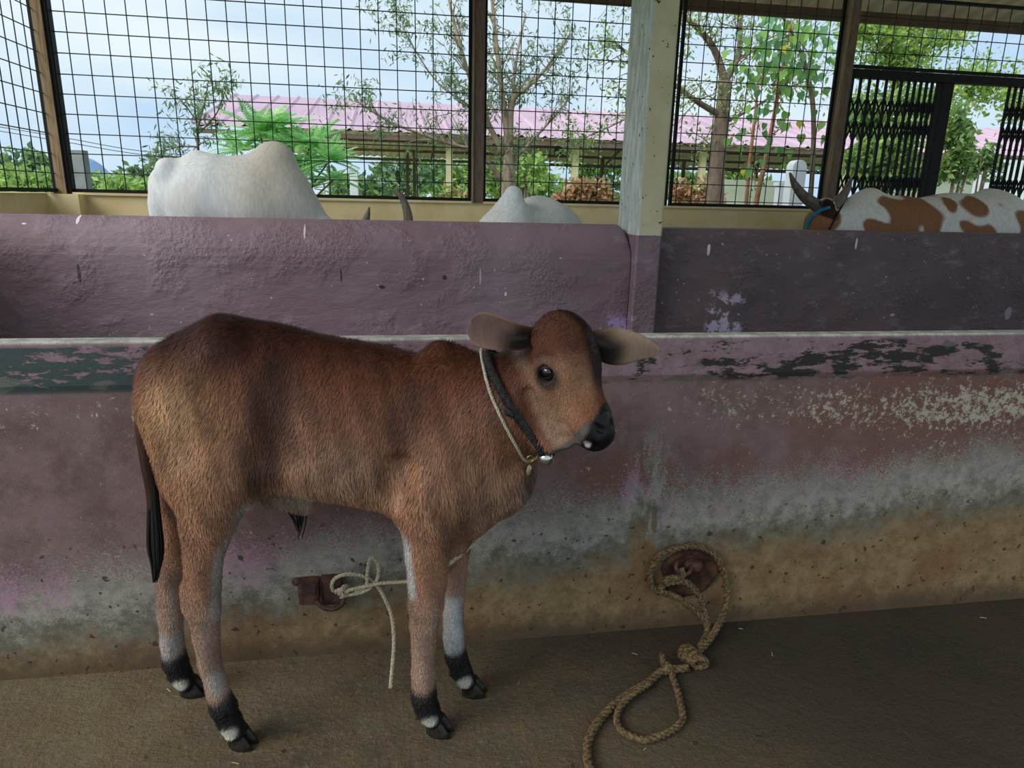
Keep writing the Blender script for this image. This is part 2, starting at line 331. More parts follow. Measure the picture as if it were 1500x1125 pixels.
# ------------------------------------------------------------------ sculpting with a distance field
class Sculpt:
    def __init__(s): s.p = []
    def cone(s, a, b, ra, rb, k=.03, flat=None, op='add'):
        """tapered capsule a-b; flat=(axis, factor) squeezes it along that axis"""
        s.p.append((np.asarray(a, float), np.asarray(b, float), ra, rb, k, flat, op)); return s
    def ball(s, a, r, k=.03, flat=None, op='add'): return s.cone(a, a, r, r, k, flat, op)
    @staticmethod
    def d(P, pr):
        a, b, ra, rb, k, flat, op = pr
        ab = b-a; L2 = ab@ab; q = P-a
        t = np.clip((q@ab)/L2, 0, 1) if L2 > 1e-12 else np.zeros(q.shape[:-1])
        r = ra+(rb-ra)*t; q = q-t[..., None]*ab
        if flat is None: return np.sqrt((q*q).sum(-1))-r
        ax, fac = flat; ax = np.asarray(ax, float); ax = ax/np.linalg.norm(ax)
        c = q@ax; rad2 = (q*q).sum(-1)-c*c; l = np.sqrt(rad2+(c/fac)**2)+1e-9
        g = np.sqrt(rad2+(c/fac**2)**2)+1e-9
        return (l-r)*l/g
    @staticmethod
    def comb(f, d, k, op):
        if op == 'add':
            h = np.clip(.5+.5*(f-d)/k, 0, 1); return f+(d-f)*h-k*h*(1-h)
        h = np.clip(.5-.5*(f+d)/k, 0, 1); return f+(-d-f)*h+k*h*(1-h)
    def value(s, P):
        P = np.asarray(P, float); f = np.full(P.shape[:-1], 10.0)
        for pr in s.p: f = s.comb(f, s.d(P, pr), pr[4], pr[6])
        return f
    def hit(s, x, y, t0=.6, t1=3.0, off=0.0):
        """the sculpted surface seen at a pixel of the photograph"""
        d = ray(x, y); d = d/np.linalg.norm(d); t = t0
        for _ in range(200):
            v = float(s.value(CAMP+d*t))-off
            if v < .0004 or t > t1: break
            t += max(v*.7, .0006)
        return CAMP+d*t
    def grid(s, vox):
        lo = np.full(3, 1e9); hi = -lo
        for a, b, ra, rb, k, flat, op in s.p:
            if op == 'add':
                lo = np.minimum(lo, np.minimum(a-ra, b-rb)); hi = np.maximum(hi, np.maximum(a+ra, b+rb))
        lo -= 4*vox; hi += 4*vox; n = np.ceil((hi-lo)/vox).astype(int)+1
        ax = [(lo[i]+vox*np.arange(n[i])).astype(np.float32) for i in range(3)]
        f = np.full(n, .3, np.float32)
        for pr in s.p:
            a, b, ra, rb, k, flat, op = pr; m_ = k*1.2+3*vox; r = max(ra, rb)
            i0 = np.clip(np.floor((np.minimum(a, b)-r-m_-lo)/vox).astype(int), 0, n-1); i1 = np.clip(np.ceil((np.maximum(a, b)+r+m_-lo)/vox).astype(int)+1, 1, n)
            sl = tuple(slice(i0[i], i1[i]) for i in range(3))
            G = np.stack(np.meshgrid(ax[0][sl[0]], ax[1][sl[1]], ax[2][sl[2]], indexing='ij'), -1).astype(np.float32)
            f[sl] = s.comb(f[sl], s.d(G, pr), k, op)
        return f, lo, vox
    def surface(s, vox):
        f, lo, vox = s.grid(vox); ins = f < 0; n = np.array(f.shape)
        acc = np.zeros(tuple(n-1)+(3,), np.float32); cnt = np.zeros(tuple(n-1), np.float32)
        for ax_ in range(3):
            sl0 = [slice(None)]*3; sl1 = [slice(None)]*3; sl0[ax_] = slice(0, -1); sl1[ax_] = slice(1, None)
            a = f[tuple(sl0)]; b = f[tuple(sl1)]; cr_ = ins[tuple(sl0)] != ins[tuple(sl1)]
            idx = np.argwhere(cr_); t = a[cr_]/(a[cr_]-b[cr_]); P = idx.astype(np.float32); P[:, ax_] += t
            o1, o2 = [i for i in range(3) if i != ax_]
            for d1 in (0, 1):
                for d2 in (0, 1):
                    q = idx.copy(); q[:, o1] -= d1; q[:, o2] -= d2
                    ok = ((q >= 0) & (q < n-1)).all(1); q = q[ok]
                    np.add.at(acc, tuple(q.T), P[ok]); np.add.at(cnt, tuple(q.T), 1)
        m_ = cnt > 0; ids = np.full(tuple(n-1), -1, np.int64); ids[m_] = np.arange(m_.sum())
        V = acc[m_]/cnt[m_][:, None]*vox+lo; Fs = []
        for ax_ in range(3):
            sl0 = [slice(None)]*3; sl1 = [slice(None)]*3; sl0[ax_] = slice(0, -1); sl1[ax_] = slice(1, None)
            cr_ = ins[tuple(sl0)] != ins[tuple(sl1)]; idx = np.argwhere(cr_); flip = ins[tuple(sl1)][cr_]
            o1, o2 = [(1, 2), (2, 0), (0, 1)][ax_]
            qs = []
            for d1, d2 in ((1, 1), (0, 1), (0, 0), (1, 0)):
                q = idx.copy(); q[:, o1] -= d1; q[:, o2] -= d2; qs.append(ids[tuple(q.T)])
            q = np.stack(qs, 1); q[flip] = q[flip][:, ::-1]; Fs.append(q)
        return V, np.concatenate(Fs)
def normals_at(S, P, e=.002):
    g = np.stack([S.value(P+np.eye(3)[i]*e)-S.value(P-np.eye(3)[i]*e) for i in range(3)], -1)
    return g/(np.linalg.norm(g, axis=-1, keepdims=True)+1e-9)
def paint(me, cols):
    a = me.color_attributes.new('coat', 'FLOAT_COLOR', 'POINT'); c = np.ones((len(cols), 4), np.float32); c[:, :3] = cols
    a.data.foreach_set('color', c.ravel())
def coat_mat(name, rough=.75, bump=.4, scale=150, spec=.25):
    m = Mat(name, rough, spec); a = N(m.nt, 'ShaderNodeAttribute'); a.attribute_name = 'coat'
    n = m.noise(scale, 4, .6, sc=(1, 1, .18)); m.col(m.mix(m.math('MULTIPLY', m.ramp(n, .3, .7), .35), a.outputs[0], m.mix(.5, a.outputs[0], '1C0E08')))
    rg = m.ramp(m.xyz(a.outputs[1])[0], .01, .04); q = m.math('ADD', m.math('MULTIPLY', rg, rough-.36), .36); m.L(q, m.b.inputs['Roughness'])
    if bump: m.bump(n, bump, .003)
    return m.m
M_coat = coat_mat('calf_coat')
L3 = lambda h: np.array(lin(h)[:3])
def sstep(x, a, b): t = np.clip((x-a)/(b-a), 0, 1); return t*t*(3-2*t)
def lerpc(c, d, t): return c*(1-t[..., None])+d*t[..., None]
# ------------------------------------------------------------------ the calf
S = Sculpt(); NEAR = []
def B(x, y, Y, r): return at(x, y, Y), pxm(r, x, y, Y)
YM = lambda x: 1.50-(x-250)/450*.06
AY = (0, 1, 0)
def torso(x0, y0, r0, x1, y1, r1, fl=.62, k=.05, dy=0.0):
    a, ra = B(x0, y0, YM(x0)+dy, r0); b, rb = B(x1, y1, YM(x1)+dy, r1); S.cone(a, b, ra, rb, k, (AY, fl))
torso(270, 562, 54, 318, 564, 90, .66)
torso(318, 564, 90, 368, 588, 108, .64)
torso(368, 590, 108, 430, 606, 114, .62)
torso(430, 606, 114, 520, 620, 112, .66)
torso(520, 620, 112, 600, 638, 112, .62)
torso(600, 638, 111, 665, 658, 116, .56)
torso(662, 668, 106, 692, 676, 86, .55)
torso(700, 690, 62, 703, 698, 58, .75, .04)                     # chest
torso(330, 500, 24, 395, 507, 20, .9, .05)                      # hook bones / loin
torso(646, 526, 28, 664, 534, 29, .75, .028)                     # small hump
for x, y, r, Y in ((325, 505, 26, 1.43), (325, 505, 26, 1.56), (243, 542, 20, 1.47), (243, 542, 20, 1.54)):
    a, r = B(x, y, Y, r); S.ball(a, r, .05)
# thighs
a, ra = B(290, 590, 1.44, 74); b, rb = B(322, 690, 1.42, 56); S.cone(a, b, ra, rb, .045, (AY, .6))
a, ra = B(246, 600, 1.45, 38); b, rb = B(275, 700, 1.425, 40); S.cone(a, b, ra, rb, .04, (AY, .7))
a, ra = B(290, 600, 1.56, 70); b, rb = B(290, 700, 1.57, 50); S.cone(a, b, ra, rb, .045, (AY, .6))
# shoulder
a, ra = B(655, 590, 1.385, 58); b, rb = B(640, 700, 1.375, 58); S.cone(a, b, ra, rb, .05, (AY, .5))
a, ra = B(680, 600, 1.50, 54); b, rb = B(680, 700, 1.50, 50); S.cone(a, b, ra, rb, .05, (AY, .5))
def limb(pts, k=.006, k0=.045):
    P = [B(x, y, Y, r) for x, y, Y, r in pts]
    for i in range(len(P)-1): S.cone(P[i][0], P[i+1][0], P[i][1], P[i+1][1], k0 if i == 0 else k)
    return P
hn = limb([(322, 690, 1.42, 54), (305, 765, 1.418, 38), (298, 815, 1.418, 27), (297, 862, 1.418, 24.5), (299, 892, 1.418, 22), (302, 930, 1.418, 18), (307, 970, 1.418, 15.5), (318, 1008, 1.417, 15), (327, 1035, 1.416, 18.5), (336, 1055, 1.415, 16.5), (344, 1070, 1.415, 16)])
a, ra = B(283, 862, 1.425, 15); b, rb = B(281, 885, 1.425, 13); S.cone(a, b, ra, rb, .025)       # hock point
hf = limb([(285, 700, 1.57, 44), (264, 780, 1.59, 26), (248, 840, 1.61, 19), (249, 870, 1.61, 18), (250, 905, 1.61, 16), (252, 940, 1.61, 15.5), (257, 970, 1.61, 17), (264, 987, 1.61, 15.5), (272, 1000, 1.61, 14)])
fn = limb([(640, 700, 1.39, 54), (628, 760, 1.39, 40), (626, 810, 1.392, 32), (626, 850, 1.394, 28.5), (624, 885, 1.395, 25.5), (621, 915, 1.396, 20), (620, 950, 1.396, 16.5), (620, 985, 1.396, 16.5), (621, 1020, 1.396, 18), (626, 1038, 1.395, 17), (633, 1052, 1.395, 15)])
ff = limb([(690, 690, 1.50, 42), (672, 770, 1.51, 24), (667, 830, 1.515, 16.5), (666, 862, 1.515, 16), (664, 895, 1.515, 14.5), (664, 930, 1.515, 14.5), (668, 962, 1.515, 15.5), (675, 982, 1.513, 15), (684, 998, 1.512, 13.5)])
for x0, y0, Y0, r0, x1, y1, Y1, r1, kk in ((412, 520, 1.290, 50, 412, 560, 1.292, 58, .05), (402, 600, 1.315, 36, 398, 672, 1.335, 30, .045),
        (585, 690, 1.322, 26, 578, 722, 1.335, 22, .03), (600, 560, 1.290, 28, 590, 640, 1.290, 30, .04), (715, 560, 1.285, 26, 725, 650, 1.290, 28, .04)):
    a, ra = B(x0, y0, Y0, r0); b, rb = B(x1, y1, Y1, r1); S.cone(a, b, ra, rb, kk, None, 'sub')
a, ra = B(682, 758, 1.44, 32); S.ball(a, ra, .05, (AY, .8))
# belly tuft / sheath
a, ra = B(445, 735, 1.49, 17); b, rb = B(400, 722, 1.49, 20); S.cone(a, b, ra, rb, .03)
# neck
def neck(x0, y0, Y0, r0, x1, y1, Y1, r1, k=.05, fl=None):
    a, ra = B(x0, y0, Y0, r0); b, rb = B(x1, y1, Y1, r1); S.cone(a, b, ra, rb, k, fl)
neck(690, 605, 1.44, 78, 740, 590, 1.375, 62, .06, ((1, .6, 0), .85))
neck(740, 590, 1.375, 62, 783, 560, 1.335, 50, .05)
neck(712, 655, 1.43, 58, 752, 630, 1.37, 34, .05)
neck(722, 695, 1.42, 42, 736, 712, 1.42, 30, .05)                # brisket
# head in its own frame: n along the nose, s to the calf's right, c out of the forehead
hn_ = np.array([.36, -.43, -.83]); hn_ /= np.linalg.norm(hn_); hs_ = np.array([-.78, -.62, 0.]); hs_ -= hn_*(hs_@hn_); hs_ /= np.linalg.norm(hs_); hc_ = np.cross(hs_, hn_)
if hc_[2] < 0: hc_ = -hc_
HO = at(822, 513, 1.315)
def H(a, b, c): return HO+hn_*a+hs_*b+hc_*c
def hcone(p, q, ra, rb, k=.02, flat=None, op='add'): S.cone(H(*p), H(*q), ra, rb, k, flat, op)
hcone((-.002, 0, -.004), (.02, 0, .0), .068, .062, .03)
hcone((.0, .024, .004), (.02, .022, .004), .050, .044, .02); hcone((.0, -.024, .004), (.02, -.022, .004), .050, .044, .02)
hcone((-.030, 0, .020), (-.012, 0, .028), .042, .040, .03)                  # poll
for sgn in (1, -1):
    hcone((.020, .038*sgn, .010), (.05, .032*sgn, .006), .030, .028, .02)                # brow
    hcone((.050, .036*sgn, -.044), (.10, .026*sgn, -.046), .043, .031, .03)            # cheek
    hcone((.10, .024*sgn, -.048), (.165, .010*sgn, -.036), .020, .015, .02)              # jaw bar
hcone((.04, 0, .0), (.155, 0, -.004), .053, .036, .03)
hcone((.150, .014, -.006), (.184, .013, -.008), .031, .0275, .02); hcone((.150, -.014, -.006), (.184, -.013, -.008), .031, .0275, .02)
hcone((.14, .0, -.036), (.176, 0, -.038), .025, .020, .010)
neck(780, 596, 1.315, 34, 806, 640, 1.275, 23, .02); neck(806, 640, 1.275, 23, 828, 643, 1.255, 15, .014)                    # chin
hcone((.03, 0, -.055), (.08, 0, -.075), .050, .032, .04)                      # throat
for sgn in (1, -1):
    hcone((.208, .020*sgn, -.002), (.194, .035*sgn, .002), .0075, .005, .005, None, 'sub')   # nostrils
    hcone((.036, .0685*sgn, -.004), (.036, .065*sgn, -.004), .0165, .0165, .008, None, 'sub')  # eye sockets
neck(775, 600, 1.35, 46, 800, 640, 1.325, 18, .04)
TC = lambda p: (CAMP-p)/np.linalg.norm(CAMP-p)
gr = [S.hit(x, y, 1.0) for x, y in ((771, 578), (779, 598), (790, 618), (802, 634), (816, 644), (832, 646))]
mo = [S.hit(x, y, 1.0) for x, y in ((838, 647), (850, 651), (864, 653))]
no = [S.hit(x, y, 1.0) for x, y in ((871, 622), (877, 628), (882, 631))]; no2 = [S.hit(x, y, 1.0) for x, y in ((896, 618), (898, 624))]
bw = [S.hit(x, y, 1.0) for x, y in ((786, 527), (796, 522), (808, 524), (817, 533))]; cr = [S.hit(x, y, 1.0) for x, y in ((812, 560), (822, 580), (838, 600))]
for L_, off_, r_, k_ in ((gr, .004, .017, .008), (mo, .003, .0042, .004), (no, .001, .0052, .005), (no2, .001, .004, .005), (bw, .006, .0085, .008)):
    for p, q_ in zip(L_, L_[1:]): S.cone(p+TC(p)*off_, q_+TC(q_)*off_, r_, r_, k_, None, 'sub')
W_SPOT = S.hit(860, 650, 1.0); G_SPOT = [S.hit(846, 642, 1.0), S.hit(856, 630, 1.0)]
V, Q = S.surface(.0036)
calf_me = mesh('body', V, Q, True)
nv = len(calf_me.vertices)
co = np.empty(nv*3, np.float32); calf_me.vertices.foreach_get('co', co); co = co.reshape(-1, 3)
def rel(P): d_ = P-HO; return np.stack([d_@hn_, d_@hs_, d_@hc_], -1)
def near_seg(P, a, b):
    ab = b-a; t = np.clip(((P-a)@ab)/(ab@ab+1e-9), 0, 1); return np.linalg.norm(P-a-t[..., None]*ab, axis=-1)
LEGS = [(hn, (8, 9, 10)), (hf, (6, 7, 8)), (fn, (8, 9, 10)), (ff, (6, 7, 8))]
def calf_color(P):
    z = P[..., 2]; x = P[..., 0]; n = np.sin(P[..., 0]*23+np.sin(P[..., 2]*17)*1.3)*np.sin(P[..., 1]*19+P[..., 2]*11)
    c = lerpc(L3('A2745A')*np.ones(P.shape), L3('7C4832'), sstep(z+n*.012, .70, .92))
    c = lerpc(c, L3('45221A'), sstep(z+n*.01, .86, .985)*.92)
    c = lerpc(c, L3('B98A6B'), sstep(z, .76, .66)*sstep(x, -.32, -.2)*sstep(z, .55, .62)*.75)
    # paler inside of thigh, flank and chest; highlights of the lit thigh painted in
    for (px, py, Y, r, h, a) in ((440, 740, 1.46, 60, 'A08B78', .8), (365, 745, 1.41, 30, 'B8AFA2', .9), (270, 610, 1.40, 75, 'B08258', .6), (275, 690, 1.40, 60, 'B98B63', .5), (590, 790, 1.37, 18, 'B9B0A8', .8), (715, 740, 1.38, 60, '8F7163', .6), (768, 700, 1.40, 35, '77655F', .6), (735, 600, 1.33, 30, 'A57C62', .4),
                             (500, 690, 1.37, 55, 'A08472', .6), (258, 600, 1.40, 42, 'D2A478', .85), (285, 660, 1.39, 30, 'C99A70', .6), (650, 700, 1.36, 45, 'A9775A', .5), (525, 610, 1.37, 70, '83523A', .3), (640, 560, 1.36, 60, '71402A', .5)):
        cc = at(px, py, Y); rr = pxm(r, px, py, Y); c = lerpc(c, L3(h), np.clip(a*sstep(np.linalg.norm(P-cc, axis=-1), rr*1.5, rr*.4), 0, 1))
    c = lerpc(c, L3('4A2A1C'), .8*sstep(near_seg(P, at(400, 545, 1.37), at(382, 690, 1.37)), .070, .012))  # shade of the flank hollow painted as a dark band
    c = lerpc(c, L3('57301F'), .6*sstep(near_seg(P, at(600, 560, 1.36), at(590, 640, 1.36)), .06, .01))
    # shins
    shin = sstep(z, .46, .30); c = lerpc(c, L3('A78A78'), shin*.85)
    for (x0, y0, Y0, x1, y1, Y1, r, h, a) in ((326, 790, 1.40, 318, 900, 1.40, 13, 'B5AEA6', .8), (596, 800, 1.37, 600, 870, 1.37, 11, 'C9C8C6', .9), (662, 890, 1.49, 662, 960, 1.49, 18, 'C2C2C0', .95), (662, 960, 1.49, 662, 966, 1.49, 17, 'B0B0AE', .9), (246, 940, 1.59, 250, 965, 1.59, 17, 'B3B0AE', .7),
                                      (318, 1000, 1.39, 320, 1012, 1.38, 18, 'AFA9A4', .75), (340, 800, 1.41, 345, 770, 1.41, 14, 'B3A898', .7)):
        a_, b_ = at(x0, y0, Y0), at(x1, y1, Y1); rr = pxm(r, x0, y0, Y0); c = lerpc(c, L3(h), a*sstep(near_seg(P, a_, b_), rr*1.5, rr*.5))
    for pts, (i, j, k) in LEGS:       # black fetlock, white pastern
        f_ = pts[i]; p_ = pts[k]
        c = lerpc(c, L3('2A2624'), sstep(np.linalg.norm(P-f_[0]-np.array([.004, .004, .0]), axis=-1), f_[1]*1.9, f_[1]*1.15))
        c = lerpc(c, L3('1A1817'), sstep(near_seg(P, f_[0], p_[0]), .045, .030)*sstep(z, f_[0][2]+.028, f_[0][2]+.012))
        q_ = pts[j][0]*.35+p_[0]*.65+np.array([-.004, -.014, .004]); c = lerpc(c, L3('D8D2C2'), sstep(np.linalg.norm((P-q_)/np.array([1, 1, 1.1]), axis=-1), .024, .015))
    # head
    h = rel(P); a, b, cc = h[..., 0], h[..., 1], h[..., 2]; hd = sstep(near_seg(P, H(.0, 0, .0), H(.19, 0, -.01)), .105, .080)
    hc = L3('A07458')*np.ones(P.shape)
    hc = lerpc(hc, L3('5A2F21'), sstep(a+.5*b, .090, .025)*.9)
    hc = lerpc(hc, L3('27120C'), sstep(b, .022, -.004)*sstep(a, .165, .07)*sstep(cc, -.03, .01)*.95)
    hc = lerpc(hc, L3('8A5236'), sstep(a, .08, .13)*sstep(cc, -.01, .02)*.7)
    hc = lerpc(hc, L3('A98A72'), sstep(cc, -.015, -.06)*.8)
    for s_ in (1, -1):
        hc = lerpc(hc, L3('2B2826'), sstep(np.linalg.norm(P-H(.042, .062*s_, -.006), axis=-1), .036, .020)*.9)
        hc = lerpc(hc, L3('6F665E'), sstep(np.linalg.norm(P-H(.014, .060*s_, .004), axis=-1), .02, .008)*.8)
    mz = sstep(a+.25*cc, .152, .164)
    hc = lerpc(hc, L3('5A5653'), mz*.9); hc = lerpc(hc, L3('0F0F12'), sstep(a+.55*cc-.55*np.maximum(b, 0), .146, .158))
    hc = lerpc(hc, L3('77777C'), sstep(np.minimum(np.linalg.norm(P-G_SPOT[0], axis=-1), np.linalg.norm(P-G_SPOT[1], axis=-1)), .013, .006)*.6*(.6+.4*np.sin(P[..., 0]*900)*np.sin(P[..., 2]*800)))
    hc = lerpc(hc, L3('D0CCC8'), sstep(np.linalg.norm(P-W_SPOT, axis=-1), .010, .005)*.85)
    return lerpc(c, hc, hd)
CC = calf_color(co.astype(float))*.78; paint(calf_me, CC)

calf = empty('calf', (-.15, 1.47, 0), 'young reddish brown calf with black fetlocks standing beside the trough', 'calf')
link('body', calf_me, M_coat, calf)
# hooves: two claws each, and dewclaws behind
M_hoof = simple('hoof_horn', '17140F', '2C2720', 60, .45, .2, spec=.4)
for (pts, _), (hx, hy, sx_, sy__) in zip(LEGS, ((.80, -.35, 350, 1086), (.85, -.2, 278, 1012), (.75, -.4, 638, 1068), (.85, -.25, 688, 1012))):
    b = MB(); c0 = flo(sx_, sy__)*.7+pts[-1][0]*.3; r_ = pts[-1][1]; f_ = np.array([hx, hy, 0.]); f_ /= np.linalg.norm(f_); l_ = np.array([-f_[1], f_[0], 0.])
    for s_ in (1, -1):
        rings = []
        for z, fo, ra_, rb_ in ((.040, .0, .019, .013), (.030, .002, .023, .014), (.015, .008, .027, .0145), (.002, .012, .030, .0145), (.0, .012, .028, .0135)):
            cc = np.array([c0[0], c0[1], z])+f_*(fo+.002)+l_*s_*.012
            rings.append([cc+f_*ra_*math.cos(t)*(1 if math.cos(t) < 0 else 1.12)+l_*rb_*math.sin(t)*(1-.35*max(0, math.cos(t))) for t in [2*math.pi*q/12 for q in range(12)]])
        v = [p for r in rings for p in r]; n = 12
        fc = [(i*n+k, i*n+(k+1) % n, (i+1)*n+(k+1) % n, (i+1)*n+k) for i in range(4) for k in range(n)]+[tuple(range(n-1, -1, -1)), tuple(4*n+k for k in range(n))]
        b.add(v, fc)
        b.ball(pts[-2][0]-f_*(pts[-2][1]*.8)+l_*s_*.010+np.array([0, 0, -.004]), .009, 8, 6)
    b.build('hoof', M_hoof, calf, True)
# ears: cupped leaves of skin, hair fringe inside
def ear(name, line, cup, root, inner, outer, edge):
    P = catmull([at(x, y, Y) for x, y, Y, w_ in line], 5); W = catmull([np.array([pxm(w_, x, y, Y)]) for x, y, Y, w_ in line], 5)
    n = len(P); m = 13; F_ = []; Bk = []
    for i in range(n):
        t = P[min(i+1, n-1)]-P[max(i-1, 0)]; t /= np.linalg.norm(t); v_ = CAMP-P[i]; v_ /= np.linalg.norm(v_)
        u = np.cross(v_, t); u /= np.linalg.norm(u); v_ = np.cross(t, u); w_ = float(W[i][0])
        for j in range(m):
            q = -1+2*j/(m-1); c_ = cup*(1-.6*i/n)*w_*(q*q-.5)
            F_.append(P[i]+u*q*w_+v_*c_); Bk.append(P[i]+u*q*w_*1.02+v_*(c_-.004-.006*(1-q*q)))
    v = np.array(F_+Bk); f = []; o_ = n*m
    for i in range(n-1):
        for j in range(m-1):
            a_ = i*m+j; f += [(a_, a_+1, a_+m+1, a_+m), (o_+a_, o_+a_+m, o_+a_+m+1, o_+a_+1)]
        f += [(i*m, i*m+m, o_+i*m+m, o_+i*m), (i*m+m-1, o_+i*m+m-1, o_+i*m+m+m-1, i*m+m+m-1)]
    f += [tuple([(n-1)*m+j for j in range(m)]+[o_+(n-1)*m+j for j in range(m-1, -1, -1)]), tuple([j for j in range(m-1, -1, -1)]+[o_+j for j in range(m)])]
    me = mesh(name, v, f, True); cols = np.zeros((2*o_, 3))
    for i in range(n):
        for j in range(m):
            q = -1+2*j/(m-1); s_ = i/(n-1)
            hole = sstep(s_, .55, .25)*sstep(q*(1 if cup > 0 else -1), -.5, .1)
            ci = lerpc(L3(inner), L3(edge), np.array(np.clip(sstep(s_, .05, .5)*.8+q*q*.5-.15, 0, 1))); cols[i*m+j] = lerpc(ci, L3('120D0C'), np.array(hole*.9))
            cols[o_+i*m+j] = lerpc(L3(outer), L3(edge), np.array(s_*.4))
    paint(me, cols); return link(name, me, M_coat, calf)
e1 = ear('ear', [(780, 494, 1.29, 14), (758, 494, 1.28, 19), (737, 490, 1.285, 24), (712, 484, 1.29, 26), (698, 480, 1.295, 23), (687, 477, 1.30, 10)], .75, 0, '2A1D18', '7A4A36', '80635A')
e2 = ear('ear', [(866, 498, 1.335, 14), (890, 506, 1.335, 25), (912, 508, 1.34, 27), (935, 509, 1.345, 21), (953, 512, 1.35, 13), (967, 515, 1.355, 4)], -.6, 0, '3A2A24', '8A6552', 'A98D79')
# eye
ce = H(.034, .0590, -.004); ne = (H(.040, .2, .02)-ce); ne /= np.linalg.norm(ne)
M_eye = simple('wet_eye', '08080C', rough=.06, spec=.8); M_lid = simple('eyelid_skin', '2B2320', rough=.55, spec=.4)
MB().ball(ce, .0152, 24, 16).build('eye', M_eye, calf, True)
t1 = np.cross(ne, hn_); t1 /= np.linalg.norm(t1); t2 = np.cross(ne, t1)
if t2[2] < 0: t2 = -t2
lb = MB().ball((0, 0, 0), .0168, 48, 36); lv = np.array(lb.v); fr_ = lv@ne; uu = lv@t1; vv_ = lv@t2+.15*uu; open_ = (fr_ > 0) & ((uu/.0132)**2+((vv_+.0006)/.0078)**2 < 1)
lid_f = [q_ for q_ in lb.f if not any(open_[i_] for i_ in q_) and all(fr_[i_] > -.004 for i_ in q_)]
lo = MB(); lo.v = [tuple(np.array(p)+ce) for p in lb.v]; lo.f = lid_f; lo.build('eyelid', M_lid, calf, True)
ce2 = H(.036, -.0600, -.004); MB().ball(ce2, .0165, 16, 10).build('eye', M_eye, calf, True)
# tail and its black switch
M_tail = Mat('tail_hair', .7, .3); _n = M_tail.noise(60, 3, .6, sc=(1, 1, .1)); M_tail.col(M_tail.mix(M_tail.ramp(_n, .35, .65), '2A1912', '5A3628')); M_tail.bump(_n, .5, .004); M_tail = M_tail.m
M_sw = Mat('tail_switch_hair', .6, .35); _n = M_sw.noise(90, 3, .6, sc=(1, 1, .08)); M_sw.col(M_sw.mix(M_sw.ramp(_n, .35, .65), '08080A', '1C1A1B')); M_sw.bump(_n, .6, .004); M_sw = M_sw.m
tl = [(216, 535, 13), (207, 560, 12), (206, 595, 9), (209, 640, 9), (216, 680, 9.5), (222, 712, 9), (225, 745, 8)]
pt = catmull([at(x, y, 1.50) for x, y, r in tl], 4); rr = [float(q[0]) for q in catmull([np.array([pxm(r, x, y, 1.5)]) for x, y, r in tl], 4)]
MB().tube(pt, rr, 10).build('tail', M_tail, calf, True)
b = MB(); 
for k in range(70):
    a_ = rng.uniform(0, 6.283); q = rng.uniform(0, 1)**.5; e_ = rng.uniform(-12, 4)
    pth = [(221+4*math.cos(a_), 690+rng.uniform(-20, 20)), (226+9*q*math.cos(a_), 755), (228+12*q*math.cos(a_), 800), (229+8*q*math.cos(a_), 828+e_*.4), (227+3*math.cos(a_), 850+e_)]
    pz = catmull([at(x, y, 1.50+.016*q*math.sin(a_)*w_) for (x, y), w_ in zip(pth, (.3, .8, 1, .7, .2))], 3)
    b.tube(pz, [.0034*(1-.8*(i/len(pz))**3) for i in range(len(pz))], 5)
b.build('tail_switch', M_sw, calf, True)
# dark tuft under the belly
b = MB()
for k in range(26):
    x0 = rng.uniform(418, 452); xe = 439+rng.uniform(-4, 4); yb = rng.uniform(758, 792)
    pz = catmull([at(x0, 744, 1.49), at((x0+xe)/2+2, (744+yb)/2, 1.49+rng.uniform(-.006, .006)), at(xe, yb, 1.49)], 3); b.tube(pz, [.0022, .0022, .002, .0018, .0015, .001, .0006][:len(pz)], 4)
b.build('sheath_hair', M_sw, calf, True)

